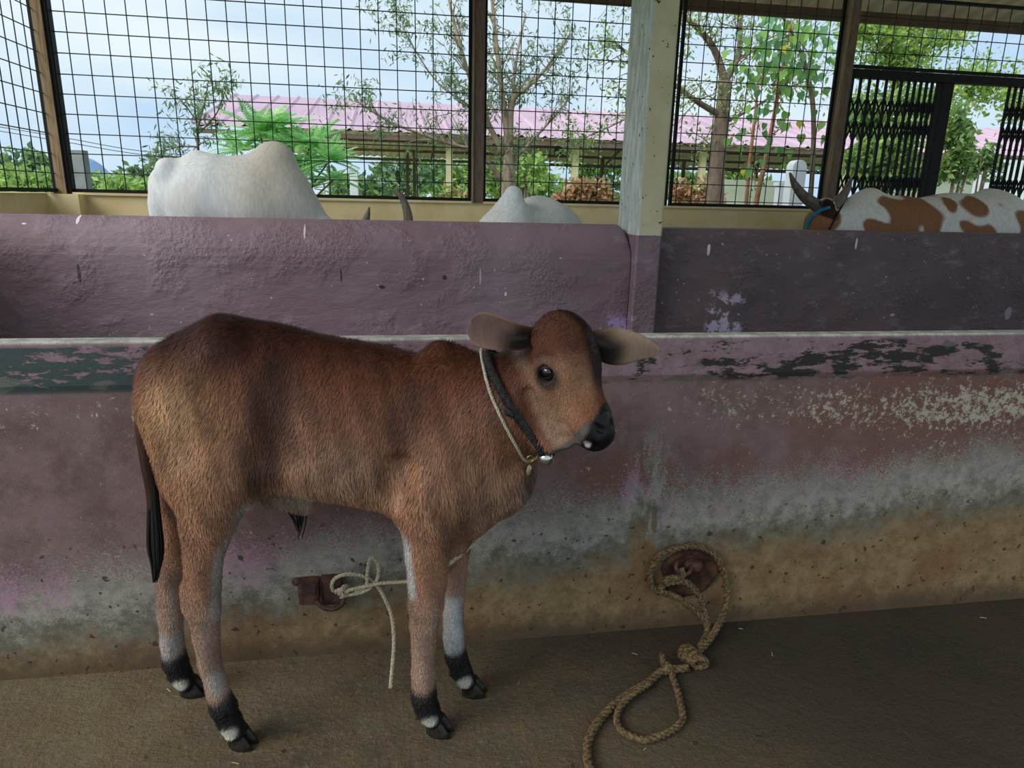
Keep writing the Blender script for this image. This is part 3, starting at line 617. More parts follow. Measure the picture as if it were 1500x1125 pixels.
# short combed hair on the whole body
def fur(body_me, count, flow, length, colour, width, seed, keep, name, parent):
    g = np.random.default_rng(seed); me = body_me; nvv = len(me.vertices)
    vc = np.empty(nvv*3, np.float32); me.vertices.foreach_get('co', vc); vc = vc.reshape(-1, 3).astype(float)
    li = np.empty(len(me.loops), np.int32); me.loops.foreach_get('vertex_index', li); q = li.reshape(-1, 4)
    d1 = vc[q[:, 2]]-vc[q[:, 0]]; d2 = vc[q[:, 3]]-vc[q[:, 1]]; nn = np.cross(d1, d2); ar = np.linalg.norm(nn, axis=1); nn /= ar[:, None]+1e-12
    pick = g.choice(len(q), count, p=ar/ar.sum()); u = g.random((count, 1)); v_ = g.random((count, 1)); Q_ = vc[q[pick]]
    P = (Q_[:, 0]*(1-u)+Q_[:, 1]*u)*(1-v_)+(Q_[:, 3]*(1-u)+Q_[:, 2]*u)*v_; n_ = nn[pick]
    ok = keep(P, n_); P = P[ok]; n_ = n_[ok]; c = len(P)
    fl = flow(P); fl = fl-n_*(fl*n_).sum(1)[:, None]; fl /= np.linalg.norm(fl, axis=1)[:, None]+1e-6
    ph = np.sin(P[:, 0]*55+np.sin(P[:, 2]*31)*2.1)+np.sin(P[:, 0]*121+P[:, 2]*23); side = np.cross(n_, fl)
    fl = fl+side*(g.normal(0, .13, (c, 1))+.13*ph[:, None]); ln = length(P)*g.uniform(.65, 1.25, c); wd = width*g.uniform(.7, 1.3, c)
    lift = g.uniform(.08, .34, c)[:, None]; side = np.cross(n_, fl); side /= np.linalg.norm(side, axis=1)[:, None]
    mid = P+(fl*.55+n_*lift)*ln[:, None]; tip = P+(fl*1.0+n_*lift*.9)*ln[:, None]; hw = side*wd[:, None]*.5
    base = P-n_*.0008
    V_ = np.stack([base-hw, base+hw, mid+hw*.8, mid-hw*.8, tip], 1).reshape(-1, 3)
    o_ = (np.arange(c)*5)[:, None]; Q4 = np.concatenate([o_+np.array([[0, 1, 2]]), o_+np.array([[0, 2, 3]]), o_+np.array([[3, 2, 4]])])
    m_ = mesh(name, V_, Q4, True); cc = colour(P)*.78*np.clip(1+.13*ph+.14*np.sin(P[:, 0]*31+np.sin(P[:, 2]*13)*1.7)+g.normal(0, .24, c), .4, 1.8)[:, None]
    paint(m_, np.repeat(cc, 5, 0)); o = link(name, m_, M_hair, parent); o['kind'] = 'stuff'; return o
M_hair = Mat('short_hair', .6, .35); _a = N(M_hair.nt, 'ShaderNodeAttribute'); _a.attribute_name = 'coat'; M_hair.col(_a.outputs[0]); M_hair = M_hair.m
def calf_flow(P):
    f = np.zeros_like(P); f[:, 2] = -1; f[:, 0] = -.35*sstep(P[:, 2], .66, .78); f[:, 0] -= .9*sstep(P[:, 2], .95, 1.0)
    h = sstep(near_seg(P, H(.0, 0, 0), H(.18, 0, -.01)), .10, .08)[:, None]; return f*(1-h)+(-hn_*.0+np.array([0, 0, -1.])*.4+hn_*.9)*h
def calf_len(P):
    l = np.full(len(P), .015); l = l*(1-.5*sstep(P[:, 2], .60, .45)); l += .008*sstep(P[:, 2], .74, .66)*sstep(P[:, 2], .58, .64)*sstep(P[:, 0], -.35, -.25)
    h = sstep(near_seg(P, H(.0, 0, 0), H(.18, 0, -.01)), .11, .09); return l*(1-h)+.0055*h
def calf_keep(P, n_):
    h = rel(P); a = h[:, 0]+.25*h[:, 2]; ok = ~((a > .156) & (np.abs(h[:, 1]) < .07) & (np.abs(h[:, 2]) < .09)); ok &= P[:, 2] > .045
    for s_ in (1, -1): ok &= np.linalg.norm(P-H(.036, .065*s_, -.004), axis=1) > .020
    return ok & ((CAMP-P)*n_).sum(1).__gt__(-.55)
fur(calf_me, 190000, calf_flow, calf_len, calf_color, .0012, 5, calf_keep, 'coat', calf)

# plaited collar, cord, bell
def neck_loop(pix, push, grow, rmax=.12):
    A, Bm, D = [S.hit(x, y, 1.0) for x, y in pix]; nrm = np.cross(Bm-A, D-A)
    vv = Bm-CAMP; vv /= np.linalg.norm(vv); nrm = np.cross(D-A, vv+np.array([.25, 0, .0])); nrm /= np.linalg.norm(nrm)
    c = (A+D)/2+vv*push; e1_ = (A-c); e1_ -= nrm*(e1_@nrm); e1_ /= np.linalg.norm(e1_); e2_ = np.cross(nrm, e1_); L = []
    for t in np.linspace(0, 2*math.pi, 40, endpoint=False):
        d_ = e1_*math.cos(t)+e2_*math.sin(t); r = .02
        while r < rmax and float(S.value(c+d_*r)) < grow: r += .0015
        L.append((c+d_*r, r))
    R_ = np.array([r for _, r in L]); R_ = (np.roll(R_, 1)+R_*2+np.roll(R_, -1))/4
    return [c+(p-c)/r*q for (p, r), q in zip(L, R_)], nrm, c
M_col = simple('dark_woven_band', '17171A', '35332F', 120, .7, .6)
M_cord = simple('white_cord', 'A99F8B', 'CFC6B2', 160, .8, .5)
LP, nrm, cc_ = neck_loop(((724, 526), (751, 600), (797, 656)), .045, .005)
LP = catmull(LP, 4, True)+[LP[0]]
col_ = empty('collar', LP[0], 'dark plaited collar with thin white cord round the neck of the calf', 'collar')
b = MB(); n = len(LP)
b.tube(LP, .0065, 8, False)
for i in range(n-1):                         # wrapped plaits
    t = LP[(i+1) % (n-1)]-LP[i]; t = t/(np.linalg.norm(t)+1e-9); o_ = LP[i]-cc_; o_ /= np.linalg.norm(o_); s_ = np.cross(t, o_)
    b.tube([LP[i]+o_*.0075+s_*.008+t*.003, LP[i]+o_*.0095+s_*.0, LP[i]+o_*.0075-s_*.008-t*.003], .0026, 5)
b.build('band', M_col, col_, True)
L2 = catmull([S.hit(x, y, 1.0, off=.0045) for x, y in ((705, 518), (710, 545), (718, 575), (730, 603), (742, 628), (757, 655), (772, 676))]+[at(790, 660, 1.42), at(745, 640, 1.475), at(722, 570, 1.49), at(708, 516, 1.46)], 5, True)
def twisted(pts, rad, pitch, strands=3, n=6, mb=None):
    mb = mb or MB(); pts = [np.asarray(p, float) for p in pts]
    seg = [0]; 
    for i in range(1, len(pts)): seg.append(seg[-1]+np.linalg.norm(pts[i]-pts[i-1]))
    tot = seg[-1]; m = max(8, int(tot/pitch*9)); P = [np.array([np.interp(tot*i/m, seg, [p[k] for p in pts]) for k in range(3)]) for i in range(m+1)]
    u = None; fr = []
    for i in range(m+1):
        t = P[min(i+1, m)]-P[max(i-1, 0)]; t /= np.linalg.norm(t)+1e-9
        if u is None: u = np.cross(t, [0.3, .2, 1.]); 
        u = u-t*(u@t); u /= np.linalg.norm(u); fr.append((u, np.cross(t, u)))
    for k in range(strands):
        ln_ = []
        for i in range(m+1):
            a_ = 2*math.pi*(i*tot/m/pitch+k/strands); ln_.append(P[i]+rad*.5*(math.cos(a_)*fr[i][0]+math.sin(a_)*fr[i][1]))
        mb.tube(ln_, rad*.56, n)
    return mb
twisted(L2+[L2[0]], .0036, .02).build('cord', M_cord, col_, True)
M_bell = simple('polished_bell', 'C9C9C4', rough=.18, metal=1.0); M_brass = simple('brass_ring', 'B49A55', rough=.3, metal=1.0)
pb = at(799, 671, 1.262); b = MB().ball(pb, .0160, 18, 12).tube([pb+np.array([0, 0, .013]), pb+np.array([-.002, .004, .022])], .003, 8); b.build('bell', M_bell, col_, True)
pb = at(777, 672, 1.30); MB().tube([pb+np.array([.007*math.cos(t), 0, .007*math.sin(t)]) for t in np.linspace(0, 6.283, 17)], .0016, 6, False).build('ring', M_brass, col_, True)
# buckle knot of the band
pk = S.hit(747, 603, 1.0, off=.008); MB().ball(pk, .013, 10, 8, 1, .7, .8).tube([pk+np.array([-.012, -.006, .01]), pk+np.array([.0, -.012, 0]), pk+np.array([.012, -.004, -.012])], .005, 7).build('buckle', M_col, col_, True)

# ------------------------------------------------------------------ ropes and rings in front
M_rope = simple('dirty_hemp', '473726', '7F6A4A', 130, .9, .6); M_rope2 = simple('pale_hemp', 'A3957A', 'CBBFA2', 150, .85, .5)
M_rust = simple('rusty_iron', '3A2422', '5A3A30', 40, .6, .5, spec=.4); M_rustd = simple('rust_stained_plaster', '2A1C17', '5A3D2A', 22, .9, .8)
r0 = lambda x, y, Y: pxm(3.6, x, y, Y)
rope = empty('tether_rope', at(500, 860, 1.70), 'thin pale rope knotted to the small iron bracket at lower left of trough', 'rope')
pt = [(488, 866, 1.705), (486, 855, 1.70), (494, 845, 1.695), (512, 841, 1.69), (534, 845, 1.69), (552, 858, 1.685), (565, 880, 1.675), (574, 905, 1.66), (577, 940, 1.62), (575, 975, 1.575), (572, 1008, 1.527)]
twisted(catmull([at(*p) for p in pt], 6), .0055, .030).build('rope_end', M_rope2, rope, True)
pt = [(520, 867, 1.685), (536, 858, 1.68), (538, 838, 1.675), (541, 822, 1.675), (546, 817, 1.675), (553, 826, 1.675), (554, 842, 1.675), (549, 854, 1.678), (534, 866, 1.68), (510, 872, 1.69)]
twisted(catmull([at(*p) for p in pt], 6), .0052, .030).build('bow', M_rope2, rope, True)
pt = [(500, 876, 1.70), (508, 866, 1.685), (530, 860, 1.675), (560, 854, 1.66), (592, 852, 1.62), (625, 845, 1.53), (655, 828, 1.475), (683, 806, 1.49), (705, 785, 1.50), (745, 750, 1.49), (765, 712, 1.44), (776, 684, 1.335)]
twisted(catmull([at(*p) for p in pt], 6), .0050, .030).build('lead', M_rope2, rope, True)
b = MB(); kc = at(502, 866, 1.69)
for q, (a1, a2) in enumerate(((0, .4), (1.0, 1.1), (2.1, .2))):
    ax1 = np.array([math.cos(a1), 0, math.sin(a1)]); ax2 = np.array([-math.sin(a1)*.5, -.6, math.cos(a1)*.8]); ax2 /= np.linalg.norm(ax2)
    twisted([kc+np.array([.006*(q-1), 0, 0])+.0125*math.cos(t)*ax1+.0125*math.sin(t)*ax2 for t in np.linspace(0, 6.5, 22)], .005, .03, mb=b)
b.build('knot', M_rope2, rope, True)
tr = empty('iron_bracket', at(470, 868, 1.734), 'rusty iron bracket with ring low on the trough behind the pale rope', 'bracket')
p_ = at(452, 868, 1.70); MB().box(p_-np.array([.026, .012, .030]), p_+np.array([.026, .04, .030]), .008).build('block', M_rust, tr)
a_, b_ = at(470, 848, 1.71), at(503, 884, 1.71); MB().box((a_[0], 1.708, b_[2]), (b_[0], 1.74, a_[2]), .006).build('plate', M_rust, tr)
MB().tube(catmull([at(*p) for p in ((463, 880, 1.69), (474, 890, 1.685), (488, 892, 1.685), (500, 886, 1.69), (504, 874, 1.70))], 5), .0065, 8).build('ring', M_rust, tr, True)
a_ = at(440, 853, 1.72); MB().tube([a_, at(433, 851, 1.735)], .012, 8).build('bolt', M_rust, tr, True)

pg = empty('iron_peg', at(1010, 835, 1.734), 'rusty iron peg in a stained hollow low on the trough at right', 'peg')
pc = at(1010, 838, 1.731); b = MB(); ring_ = []
nseg = 28; v = []; f = []
for k, (rr_, dy_) in enumerate(((.088, .0), (.082, -.012), (.070, -.010), (.055, .0), (.0, .0))):
    for i in range(nseg):
        t = 2*math.pi*i/nseg; q = rr_*(1+.07*math.sin(3*t+1)+.05*math.sin(5*t)); v.append(pc+np.array([q*math.cos(t)*1.05, dy_, q*math.sin(t)*.9]))
for k in range(4):
    for i in range(nseg): f.append((k*nseg+i, k*nseg+(i+1) % nseg, (k+1)*nseg+(i+1) % nseg, (k+1)*nseg+i))
b.add(v, f).build('hollow', M_rustd, pg, True)
MB().ball(at(1015, 828, 1.725), .026, 16, 10, 1.25, .9, .9).build('dome', M_rust, pg, True)
MB().tube(catmull([at(*p) for p in ((992, 822, 1.71), (990, 832, 1.69), (998, 842, 1.69), (1010, 838, 1.69), (1012, 828, 1.71))], 5), .006, 8).build('eye_ring', M_rust, pg, True)
rp = empty('heavy_rope', flo(990, 1010), 'thick frayed brown rope tied to the peg and looped on the floor', 'rope')
def wallp(L): return [at(x, y, Y) for x, y, Y in L]
P1 = wallp([(966, 868, 1.705), (955, 858, 1.715), (952, 838, 1.715), (966, 814, 1.715), (992, 803, 1.715), (1019, 800, 1.715), (1046, 812, 1.712), (1061, 841, 1.705), (1065, 869, 1.70), (1061, 894, 1.69)])+[flo(1051, 918, .055), flo(1036, 941, .028), flo(1022, 956, .022)]
twisted(catmull(P1, 6), .0105, .055).build('loop', M_rope, rp, True)
P2 = wallp([(998, 832, 1.695), (1000, 846, 1.68), (980, 847, 1.685), (974, 854, 1.69), (1002, 852, 1.68), (1022, 869, 1.68), (1032, 893, 1.68)])+[flo(1037, 916, .05), flo(1034, 932, .03), flo(1024, 950, .024)]
twisted(catmull(P2, 6), .0100, .050).build('strand', M_rope, rp, True)
P3 = wallp([(972, 857, 1.70), (967, 866, 1.69), (990, 874, 1.68), (1010, 889, 1.675), (1028, 904, 1.67)])+[flo(1036, 922, .03), flo(1030, 942, .02)]
twisted(catmull(P3, 6), .0095, .050).build('strand', M_rope, rp, True)
b = MB(); kc = flo(1015, 964, .024)
for q in range(5):
    c_ = kc+np.array([.009*(2-q)*-.5, .011*(2-q), .0]); twisted([c_+.019*np.array([math.cos(t), .35*math.sin(t+q), math.sin(t)*.95]) for t in np.linspace(0, 6.6, 20)], .0085, .045, mb=b)
b.build('knot', M_rope, rp, True)
P4 = [flo(1008, 978, .018), flo(994, 980, .02), flo(978, 980, .022), flo(966, 986, .015), flo(950, 999, .013), flo(921, 1016, .012), flo(897, 1035, .012), flo(876, 1058, .012), flo(863, 1082, .012), flo(860, 1106, .012), flo(867, 1135, .012), flo(880, 1165, .012)]
twisted(catmull(P4, 6), .0110, .055).build('lead', M_rope, rp, True)
P5 = [flo(980, 976, .022), flo(985, 990, .016), flo(993, 1014, .012), flo(999, 1040, .012), flo(1000, 1054, .012), flo(986, 1069, .012), flo(964, 1079, .012), flo(943, 1084, .012), flo(921, 1077, .012), flo(906, 1064, .012), flo(904, 1046, .013), flo(914, 1028, .018), flo(930, 1014, .024), flo(952, 1001, .018)]
twisted(catmull(P5, 6), .0092, .050).build('loop', M_rope, rp, True)
b = MB()
for q in range(3):
    c_ = flo(976+3*q, 979, .02); twisted([c_+.013*np.array([.5*math.cos(t+q), math.cos(t), math.sin(t)]) for t in np.linspace(0, 6.5, 16)], .006, .035, mb=b)
twisted([flo(974, 978, .02), flo(970, 965, .03), flo(969, 958, .045)], .0085, .045, mb=b)
b.build('knot', M_rope, rp, True)
M_straw = simple('straw', 'C9B98C', 'A8966A', 60, .8)
for x, y, lb in ((1085, 921, 'short straw bit on the floor just right of the thick rope'), (1131, 958, 'pale straw bit on the open floor right of the rope knot'), (930, 958, 'small straw bit on the floor left of the rope knot'), (945, 1097, 'small straw bit below the rope loop on the floor'), (247, 1011, 'straw bit beside the far hind hoof of the calf'), (1440, 905, 'straw bit at the foot of the trough, far right'), (760, 1000, 'straw bit on the floor right of the front hooves'), (345, 1118, 'straw bit below the near hind hoof')):
    c_ = flo(x, y, .003); a_ = rng.uniform(0, 3.1); l_ = rng.uniform(.004, .011); d_ = np.array([math.cos(a_), math.sin(a_), 0])*l_
    o = MB().tube([c_-d_, c_+np.array([0, 0, .001]), c_+d_], .0009, 5).build('straw', M_straw); tag(o, lb, 'straw', 'straw bits on the floor')

# ------------------------------------------------------------------ mesh screen behind the cattle
CELL = .15; TOPZ = 3.12; BOT = 1.215
def wirelet(name, a, b, mesh_cache={}):
    a = np.asarray(a); b = np.asarray(b); L = np.linalg.norm(b-a); key = round(float(L), 3)
    if key not in mesh_cache:
        m_ = MB().tube([(0, 0, 0), (0, 0, L/2), (0, 0, L)], .0046, 5); mesh_cache[key] = mesh('wire', m_.v, m_.f, True); mesh_cache[key].materials.append(M_wire)
    return mesh_cache[key], a, Vector(b-a).to_track_quat('Z', 'Y')
def screen(label, p0, p1, zrow, first, bot=BOT, top=TOPZ, fr=.028, sides=(1, 1), slack=0):
    """p0,p1: ends on the ground plan; first: distance of the first upright wire from p0; zrow: height of one level wire"""
    p0 = np.array(p0, float); p1 = np.array(p1, float); L = np.linalg.norm(p1-p0); d = (p1-p0)/L; nrm = np.array([-d[1], d[0]])
    root = empty('mesh_panel', (p0[0], p0[1], bot), label, 'fence panel', 'wire mesh panels of the cattle shed')
    P = lambda s_, z, o_=0: np.array([p0[0]+d[0]*s_+nrm[0]*o_, p0[1]+d[1]*s_+nrm[1]*o_, z])
    def bar(a, b_, nm='frame_bar'):
        m_ = MB(); a = np.array(a); b_ = np.array(b_); t = (b_-a)/np.linalg.norm(b_-a); w1 = np.array([nrm[0], nrm[1], 0])*fr/2; w2 = np.cross(t, w1)
        v = [a+w1+w2, a+w1-w2, a-w1-w2, a-w1+w2, b_+w1+w2, b_+w1-w2, b_-w1-w2, b_-w1+w2]
        m_.add(v, [(3, 2, 1, 0), (4, 5, 6, 7), (0, 1, 5, 4), (1, 2, 6, 5), (2, 3, 7, 6), (3, 0, 4, 7)]); m_.build(nm, M_black, root)
    bar(P(0, bot+fr/2), P(L, bot+fr/2)); bar(P(0, top-fr/2), P(L, top-fr/2))
    if sides[0]: bar(P(fr/2, bot+fr), P(fr/2, top-fr))
    if sides[1]: bar(P(L-fr/2, bot+fr), P(L-fr/2, top-fr))
    base = Vector((p0[0], p0[1], bot)); s_ = first
    def put(a, b_):
        me, a, q = wirelet('wire', a, b_); o = bpy.data.objects.new('wire', me); C.objects.link(o); o.parent = root
        o.location = Vector(a)-base; o.rotation_mode = 'QUATERNION'; o.rotation_quaternion = q
    while s_ < L-.02:
        j = rng.normal(0, .002); put(P(s_+j, bot+.01), P(s_+rng.normal(0, .003)+j, top-.01)); s_ += CELL
    z = zrow
    while z-CELL > bot+.03: z -= CELL
    while z < top-.03:
        put(P(.01, z+rng.normal(0, .002), .006), P(L-.01, z+rng.normal(0, .002), .006)); z += CELL
    return root
xa0 = at(63, 140, FY)[0]; xa1 = at(692, 140, FY)[0]; xb0 = at(708, 140, FY)[0]; xb1 = at(990, 140, FY)[0]; xc1 = at(1222, 140, FY)[0]; xd0 = at(1246, 50, FY)[0]
fx = lambda x, y, x0: (at(x, y, FY)[0]-x0) % CELL
zA = (at(126, 252.7, FY)[2]+at(583, 266.3, FY)[2])/2; zB = at(800, 267.3, FY)[2]; zC = at(1075, 271.4, FY)[2]
screen('widest wire mesh panel, behind the big white cow', (xa0+.05, FY), (xa1, FY), zA, fx(300.9, 0, xa0+.05))
screen('wire mesh panel between the slim brown post and the concrete column', (xb0, FY), (xb1-.01, FY), zB, fx(864.7, 0, xb0))
screen('wire mesh panel right of the concrete column, behind the horned head', (xb1+.01, FY), (xc1, FY), zC, fx(1084, 0, xb1+.01))
screen('short wire mesh strip above the folding gate', (xd0, FY), (8.2, FY), at(1380, 57.3, FY)[2], fx(1316.7, 0, xd0), bot=at(1380, 107, FY)[2], sides=(1, 0))
sy0 = at(8, 150, 1)  # side screen runs toward the viewer at the left
XL = -2.72
def atX(x, y, X): d = ray(x, y); return CAMP+d*(X/d[0])
screen('side wire mesh panel at the far left, running toward the viewer', (XL, FY-.02), (XL, 1.2), atX(66, 194.7, XL)[2], abs(atX(37.5, 150, XL)[1]-(FY-.02)) % CELL)
def post(label, x, w_, strip=None, mat=M_post):
    c_ = at(x, 140, FY)[0]; o = empty('post', (c_, FY, 1.2), label, 'post', 'posts of the mesh screen')
    MB().box((c_-w_/2, FY-.045, 1.2), (c_+w_/2, FY+.045, 3.2), .008).build('shaft', mat, o)
    if strip: MB().box((c_+strip[0], FY-.062, 1.2), (c_+strip[1], FY-.046, 3.2)).build('strip', M_posta, o)
    return o
post('rust-streaked corner post at the left end of the mesh', 75.5, .145, (-.035, .035), M_black)
post('slim brown post between the two middle mesh panels', 700, .11, (-.052, -.040))
post('brown post with a pale edge beside the folding gate', 1231, .135, (-.068, -.035))

# folding lattice gate
gz = at(1300, 109, FY)[2]
gate = empty('folding_gate', (xd0, FY, 0), 'black folding lattice gate half open behind the brown and white cow', 'gate')
MB().box((xd0, FY-.03, gz-.045), (8.2, FY+.05, gz+.03)).build('top_rail', M_black, gate)
GY = FY+.02
def leaf(xs, last):
    ch = mesh('bar', *(lambda m: (m.v, m.f))(MB().box((-.0095, -.012, 0), (.0095, .012, gz-.05))))
    ch.materials.append(M_black)
    for x in xs:
        o = bpy.data.objects.new('bar', ch); C.objects.link(o); o.parent = gate; o.location = Vector((x, GY, .01))-gate.location
    zs = [at(1300, y, GY)[2] for y in (147, 180, 214)]+[at(1300, y, GY)[2] for y in (258, 292)]
    zs += [zs[-1]-.23, .45, .25, .05]
    for za, zb in ((zs[0], zs[1]), (zs[1], zs[2]), (zs[3], zs[4]), (zs[4], zs[5]), (zs[6], zs[7]), (zs[7], zs[8])):
        for xa, xb in zip(xs, xs[1:]):
            for p, q, yo in ((xa, xb, -.018), (xb, xa, .018)):
                w2 = .0085; MB().add([(p-w2, GY+yo-.003, za), (p+w2, GY+yo-.003, za), (q+w2, GY+yo-.003, zb), (q-w2, GY+yo-.003, zb), (p-w2, GY+yo+.003, za), (p+w2, GY+yo+.003, za), (q+w2, GY+yo+.003, zb), (q-w2, GY+yo+.003, zb)],
                    [(0, 1, 2, 3), (7, 6, 5, 4), (0, 4, 5, 1), (1, 5, 6, 2), (2, 6, 7, 3), (3, 7, 4, 0)]).build('lattice_strip', M_black, gate)
    if last: MB().box((last[0], GY-.03, .01), (last[1], GY+.03, gz-.04)).build('end_post', M_black, gate)
gxs = [at(x, 118, GY)[0] for x in (1237, 1249, 1261, 1274, 1286, 1299, 1310, 1321, 1332, 1341, 1350, 1358.5, 1366.5, 1374.5)]
leaf(gxs, (at(1380, 118, GY)[0], at(1396, 118, GY)[0]))
leaf([at(x, 125, GY)[0] for x in (1480, 1489, 1498, 1507, 1516, 1526, 1537, 1549)], None)

# ------------------------------------------------------------------ cattle behind the alley
M_wcow = coat_mat('white_hide', .75, .25, 60); M_horn = simple('grey_horn', '5A5249', '7F766A', 14, .5, .2, sc=(4, 4, 1), spec=.4); M_hornt = M_horn
def cow_body(prims, legs, voxel=.020):
    s_ = Sculpt()
    for x0, y0, Y0, r0_, x1, y1, Y1, r1_, k, fl in prims:
        a, ra = at(x0, y0, Y0), pxm(r0_, x0, y0, Y0); b_, rb = at(x1, y1, Y1), pxm(r1_, x1, y1, Y1); s_.cone(a, b_, ra, rb, k, ((0, 1, 0), fl) if fl else None)
    for (x, y, top) in legs:
        s_.cone((x, y, top), (x+.02, y, .5), .13, .065, .06); s_.cone((x+.02, y, .5), (x, y, .1), .06, .045, .02); s_.cone((x, y, .1), (x+.01, y, .05), .05, .05, .02)
    return s_
def finish(name, s_, label, colf, mat, loc, vox=.02):
    V_, Q_ = s_.surface(vox); me = mesh('body', V_, Q_, True); co_ = np.empty(len(me.vertices)*3, np.float32); me.vertices.foreach_get('co', co_)
    paint(me, colf(co_.reshape(-1, 3).astype(float))); root = empty(name, loc, label, 'cow', 'cattle standing behind the alley wall'); link('body', me, mat, root); return root
CY = 5.5
q = lambda x: at(x, 300, CY)[0]
s1 = cow_body([(256, 276, CY, 36, 300, 290, CY, 60, .10, .75), (300, 290, CY, 60, 372, 302, CY, 63, .10, .75), (372, 302, CY, 63, 408, 308, CY, 54, .10, .7), (289, 236, CY, 15, 291, 240, CY, 15, .05, .8),
    (243, 246, CY-.1, 14, 243, 250, CY-.1, 14, .06, None), (243, 246, CY+.12, 14, 243, 250, CY+.12, 14, .06, None), (404, 236, CY, 27, 405, 262, CY, 38, .07, .75), (362, 264, CY, 26, 395, 256, CY, 36, .10, .75),
    (416, 290, CY, 38, 468, 345, CY, 26, .09, .75), (468, 345, CY, 26, 548, 372, CY, 22, .06, .8), (548, 368, CY, 22, 580, 372, CY, 20, .05, .9), (575, 378, CY, 20, 618, 440, CY, 12, .05, .9),
    (232, 300, CY, 14, 240, 380, CY, 12, .06, None)],
    [(q(265), CY-.16, .85), (q(262), CY+.16, .85), (q(412), CY-.16, .85), (q(418), CY+.16, .85)])
def c_white(P):
    n = np.sin(P[:, 0]*6+P[:, 2]*9)*.5+np.sin(P[:, 0]*15-P[:, 2]*7)*.5; c = lerpc(L3('EAEEF0')*np.ones(P.shape), L3('DAD6CC'), sstep(n, -.2, .8)*.55)
    hx = at(388, 262, CY-.2); c = lerpc(c, L3('CDBFA9'), sstep(np.linalg.norm((P-hx)*np.array([1, .6, .7]), axis=1), .42, .1)*.6)
    return c
w1 = finish('white_cow', s1, 'large white humped cow with lowered head, left of the slim post', c_white, M_wcow, (q(320), CY, 0))
for L_ in ([(600, 352, 8.5), (599, 330, 7.5), (596, 308, 6.3), (589, 290, 4.8), (578, 276, 2.4)], [(530, 352, 8), (534, 330, 6.5), (538, 316, 4.5), (541, 303, 1.2)]):
    pp = catmull([at(x, y, CY-.05) for x, y, r in L_], 4); rr = [float(z[0]) for z in catmull([np.array([pxm(r, x, y, CY)]) for x, y, r in L_], 4)]
    MB().tube(pp, rr, 10).build('horn', M_horn, w1, True)
def cow_ring(s_, pix, push, grow, rad, name, mat, parent=None):
    A, D = [s_.hit(x, y, 3.0, 9.0) for x, y in pix]; vv = (A+D)/2-CAMP; vv /= np.linalg.norm(vv); nrm_ = np.cross(D-A, vv); nrm_ /= np.linalg.norm(nrm_); c = (A+D)/2+vv*push
    e1_ = A-c; e1_ /= np.linalg.norm(e1_); e2_ = np.cross(nrm_, e1_); L = []
    for t in np.linspace(0, 2*math.pi, 28, endpoint=False):
        d_ = e1_*math.cos(t)+e2_*math.sin(t); r = .03
        while r < .5 and float(s_.value(c+d_*r)) < grow: r += .006
        L.append(c+d_*r)
    return MB().tube(L+[L[0]], rad, 7, False).build(name, mat, parent, True)
o = cow_ring(s1, ((481, 312), (462, 318)), .2, .012, .02, 'neck_strap', M_col); o.parent = w1; o.location = -w1.location
s2 = cow_body([(752, 286, 5.25, 14, 748, 306, 5.25, 22, .04, .8), (750, 312, 5.25, 22, 742, 345, 5.25, 44, .06, .8), (745, 350, 5.3, 46, 790, 348, 5.6, 54, .08, None), (790, 345, 5.6, 52, 812, 342, 5.85, 42, .08, None),
    (778, 302, 5.5, 12, 806, 306, 5.8, 13, .06, None), (735, 350, 5.2, 36, 690, 400, 5.15, 26, .08, None), (690, 395, 5.15, 26, 650, 450, 5.15, 18, .06, None)],
    [(at(735, 300, 5.25)[0], 5.22, .8), (at(765, 300, 5.45)[0], 5.42, .8), (at(805, 300, 5.8)[0], 5.72, .8), (at(830, 300, 5.9)[0], 6.0, .8)])
w2 = finish('white_cow', s2, 'pale cow with narrow hump seen end on, left of the concrete column', c_white, M_wcow, (at(760, 300, 5.4)[0], 5.5, 0))
s3 = cow_body([(1272, 302, CY, 26, 1268, 318, CY, 34, .06, .75), (1250, 330, CY, 40, 1300, 346, CY, 56, .09, .75), (1300, 350, CY, 56, 1380, 350, CY, 60, .10, .75), (1380, 348, CY, 60, 1448, 344, CY, 60, .10, .75), (1448, 344, CY, 58, 1484, 352, CY, 46, .08, .75),
    (1445, 290, CY, 12, 1452, 292, CY, 12, .07, .8), (1478, 312, CY-.1, 12, 1484, 316, CY-.1, 12, .06, None), (1220, 330, CY-.05, 27, 1256, 345, CY, 42, .08, .8),
    (1209, 305, CY-.08, 15, 1204, 322, CY-.08, 22, .05, None), (1200, 330, CY-.08, 21, 1178, 392, CY-.1, 13, .04, None), (1225, 318, CY-.08, 5, 1246, 330, CY-.06, 3, .03, None)],
    [(q(1290), CY-.16, .8), (q(1296), CY+.16, .8), (q(1460), CY-.16, .85), (q(1464), CY+.16, .85)])
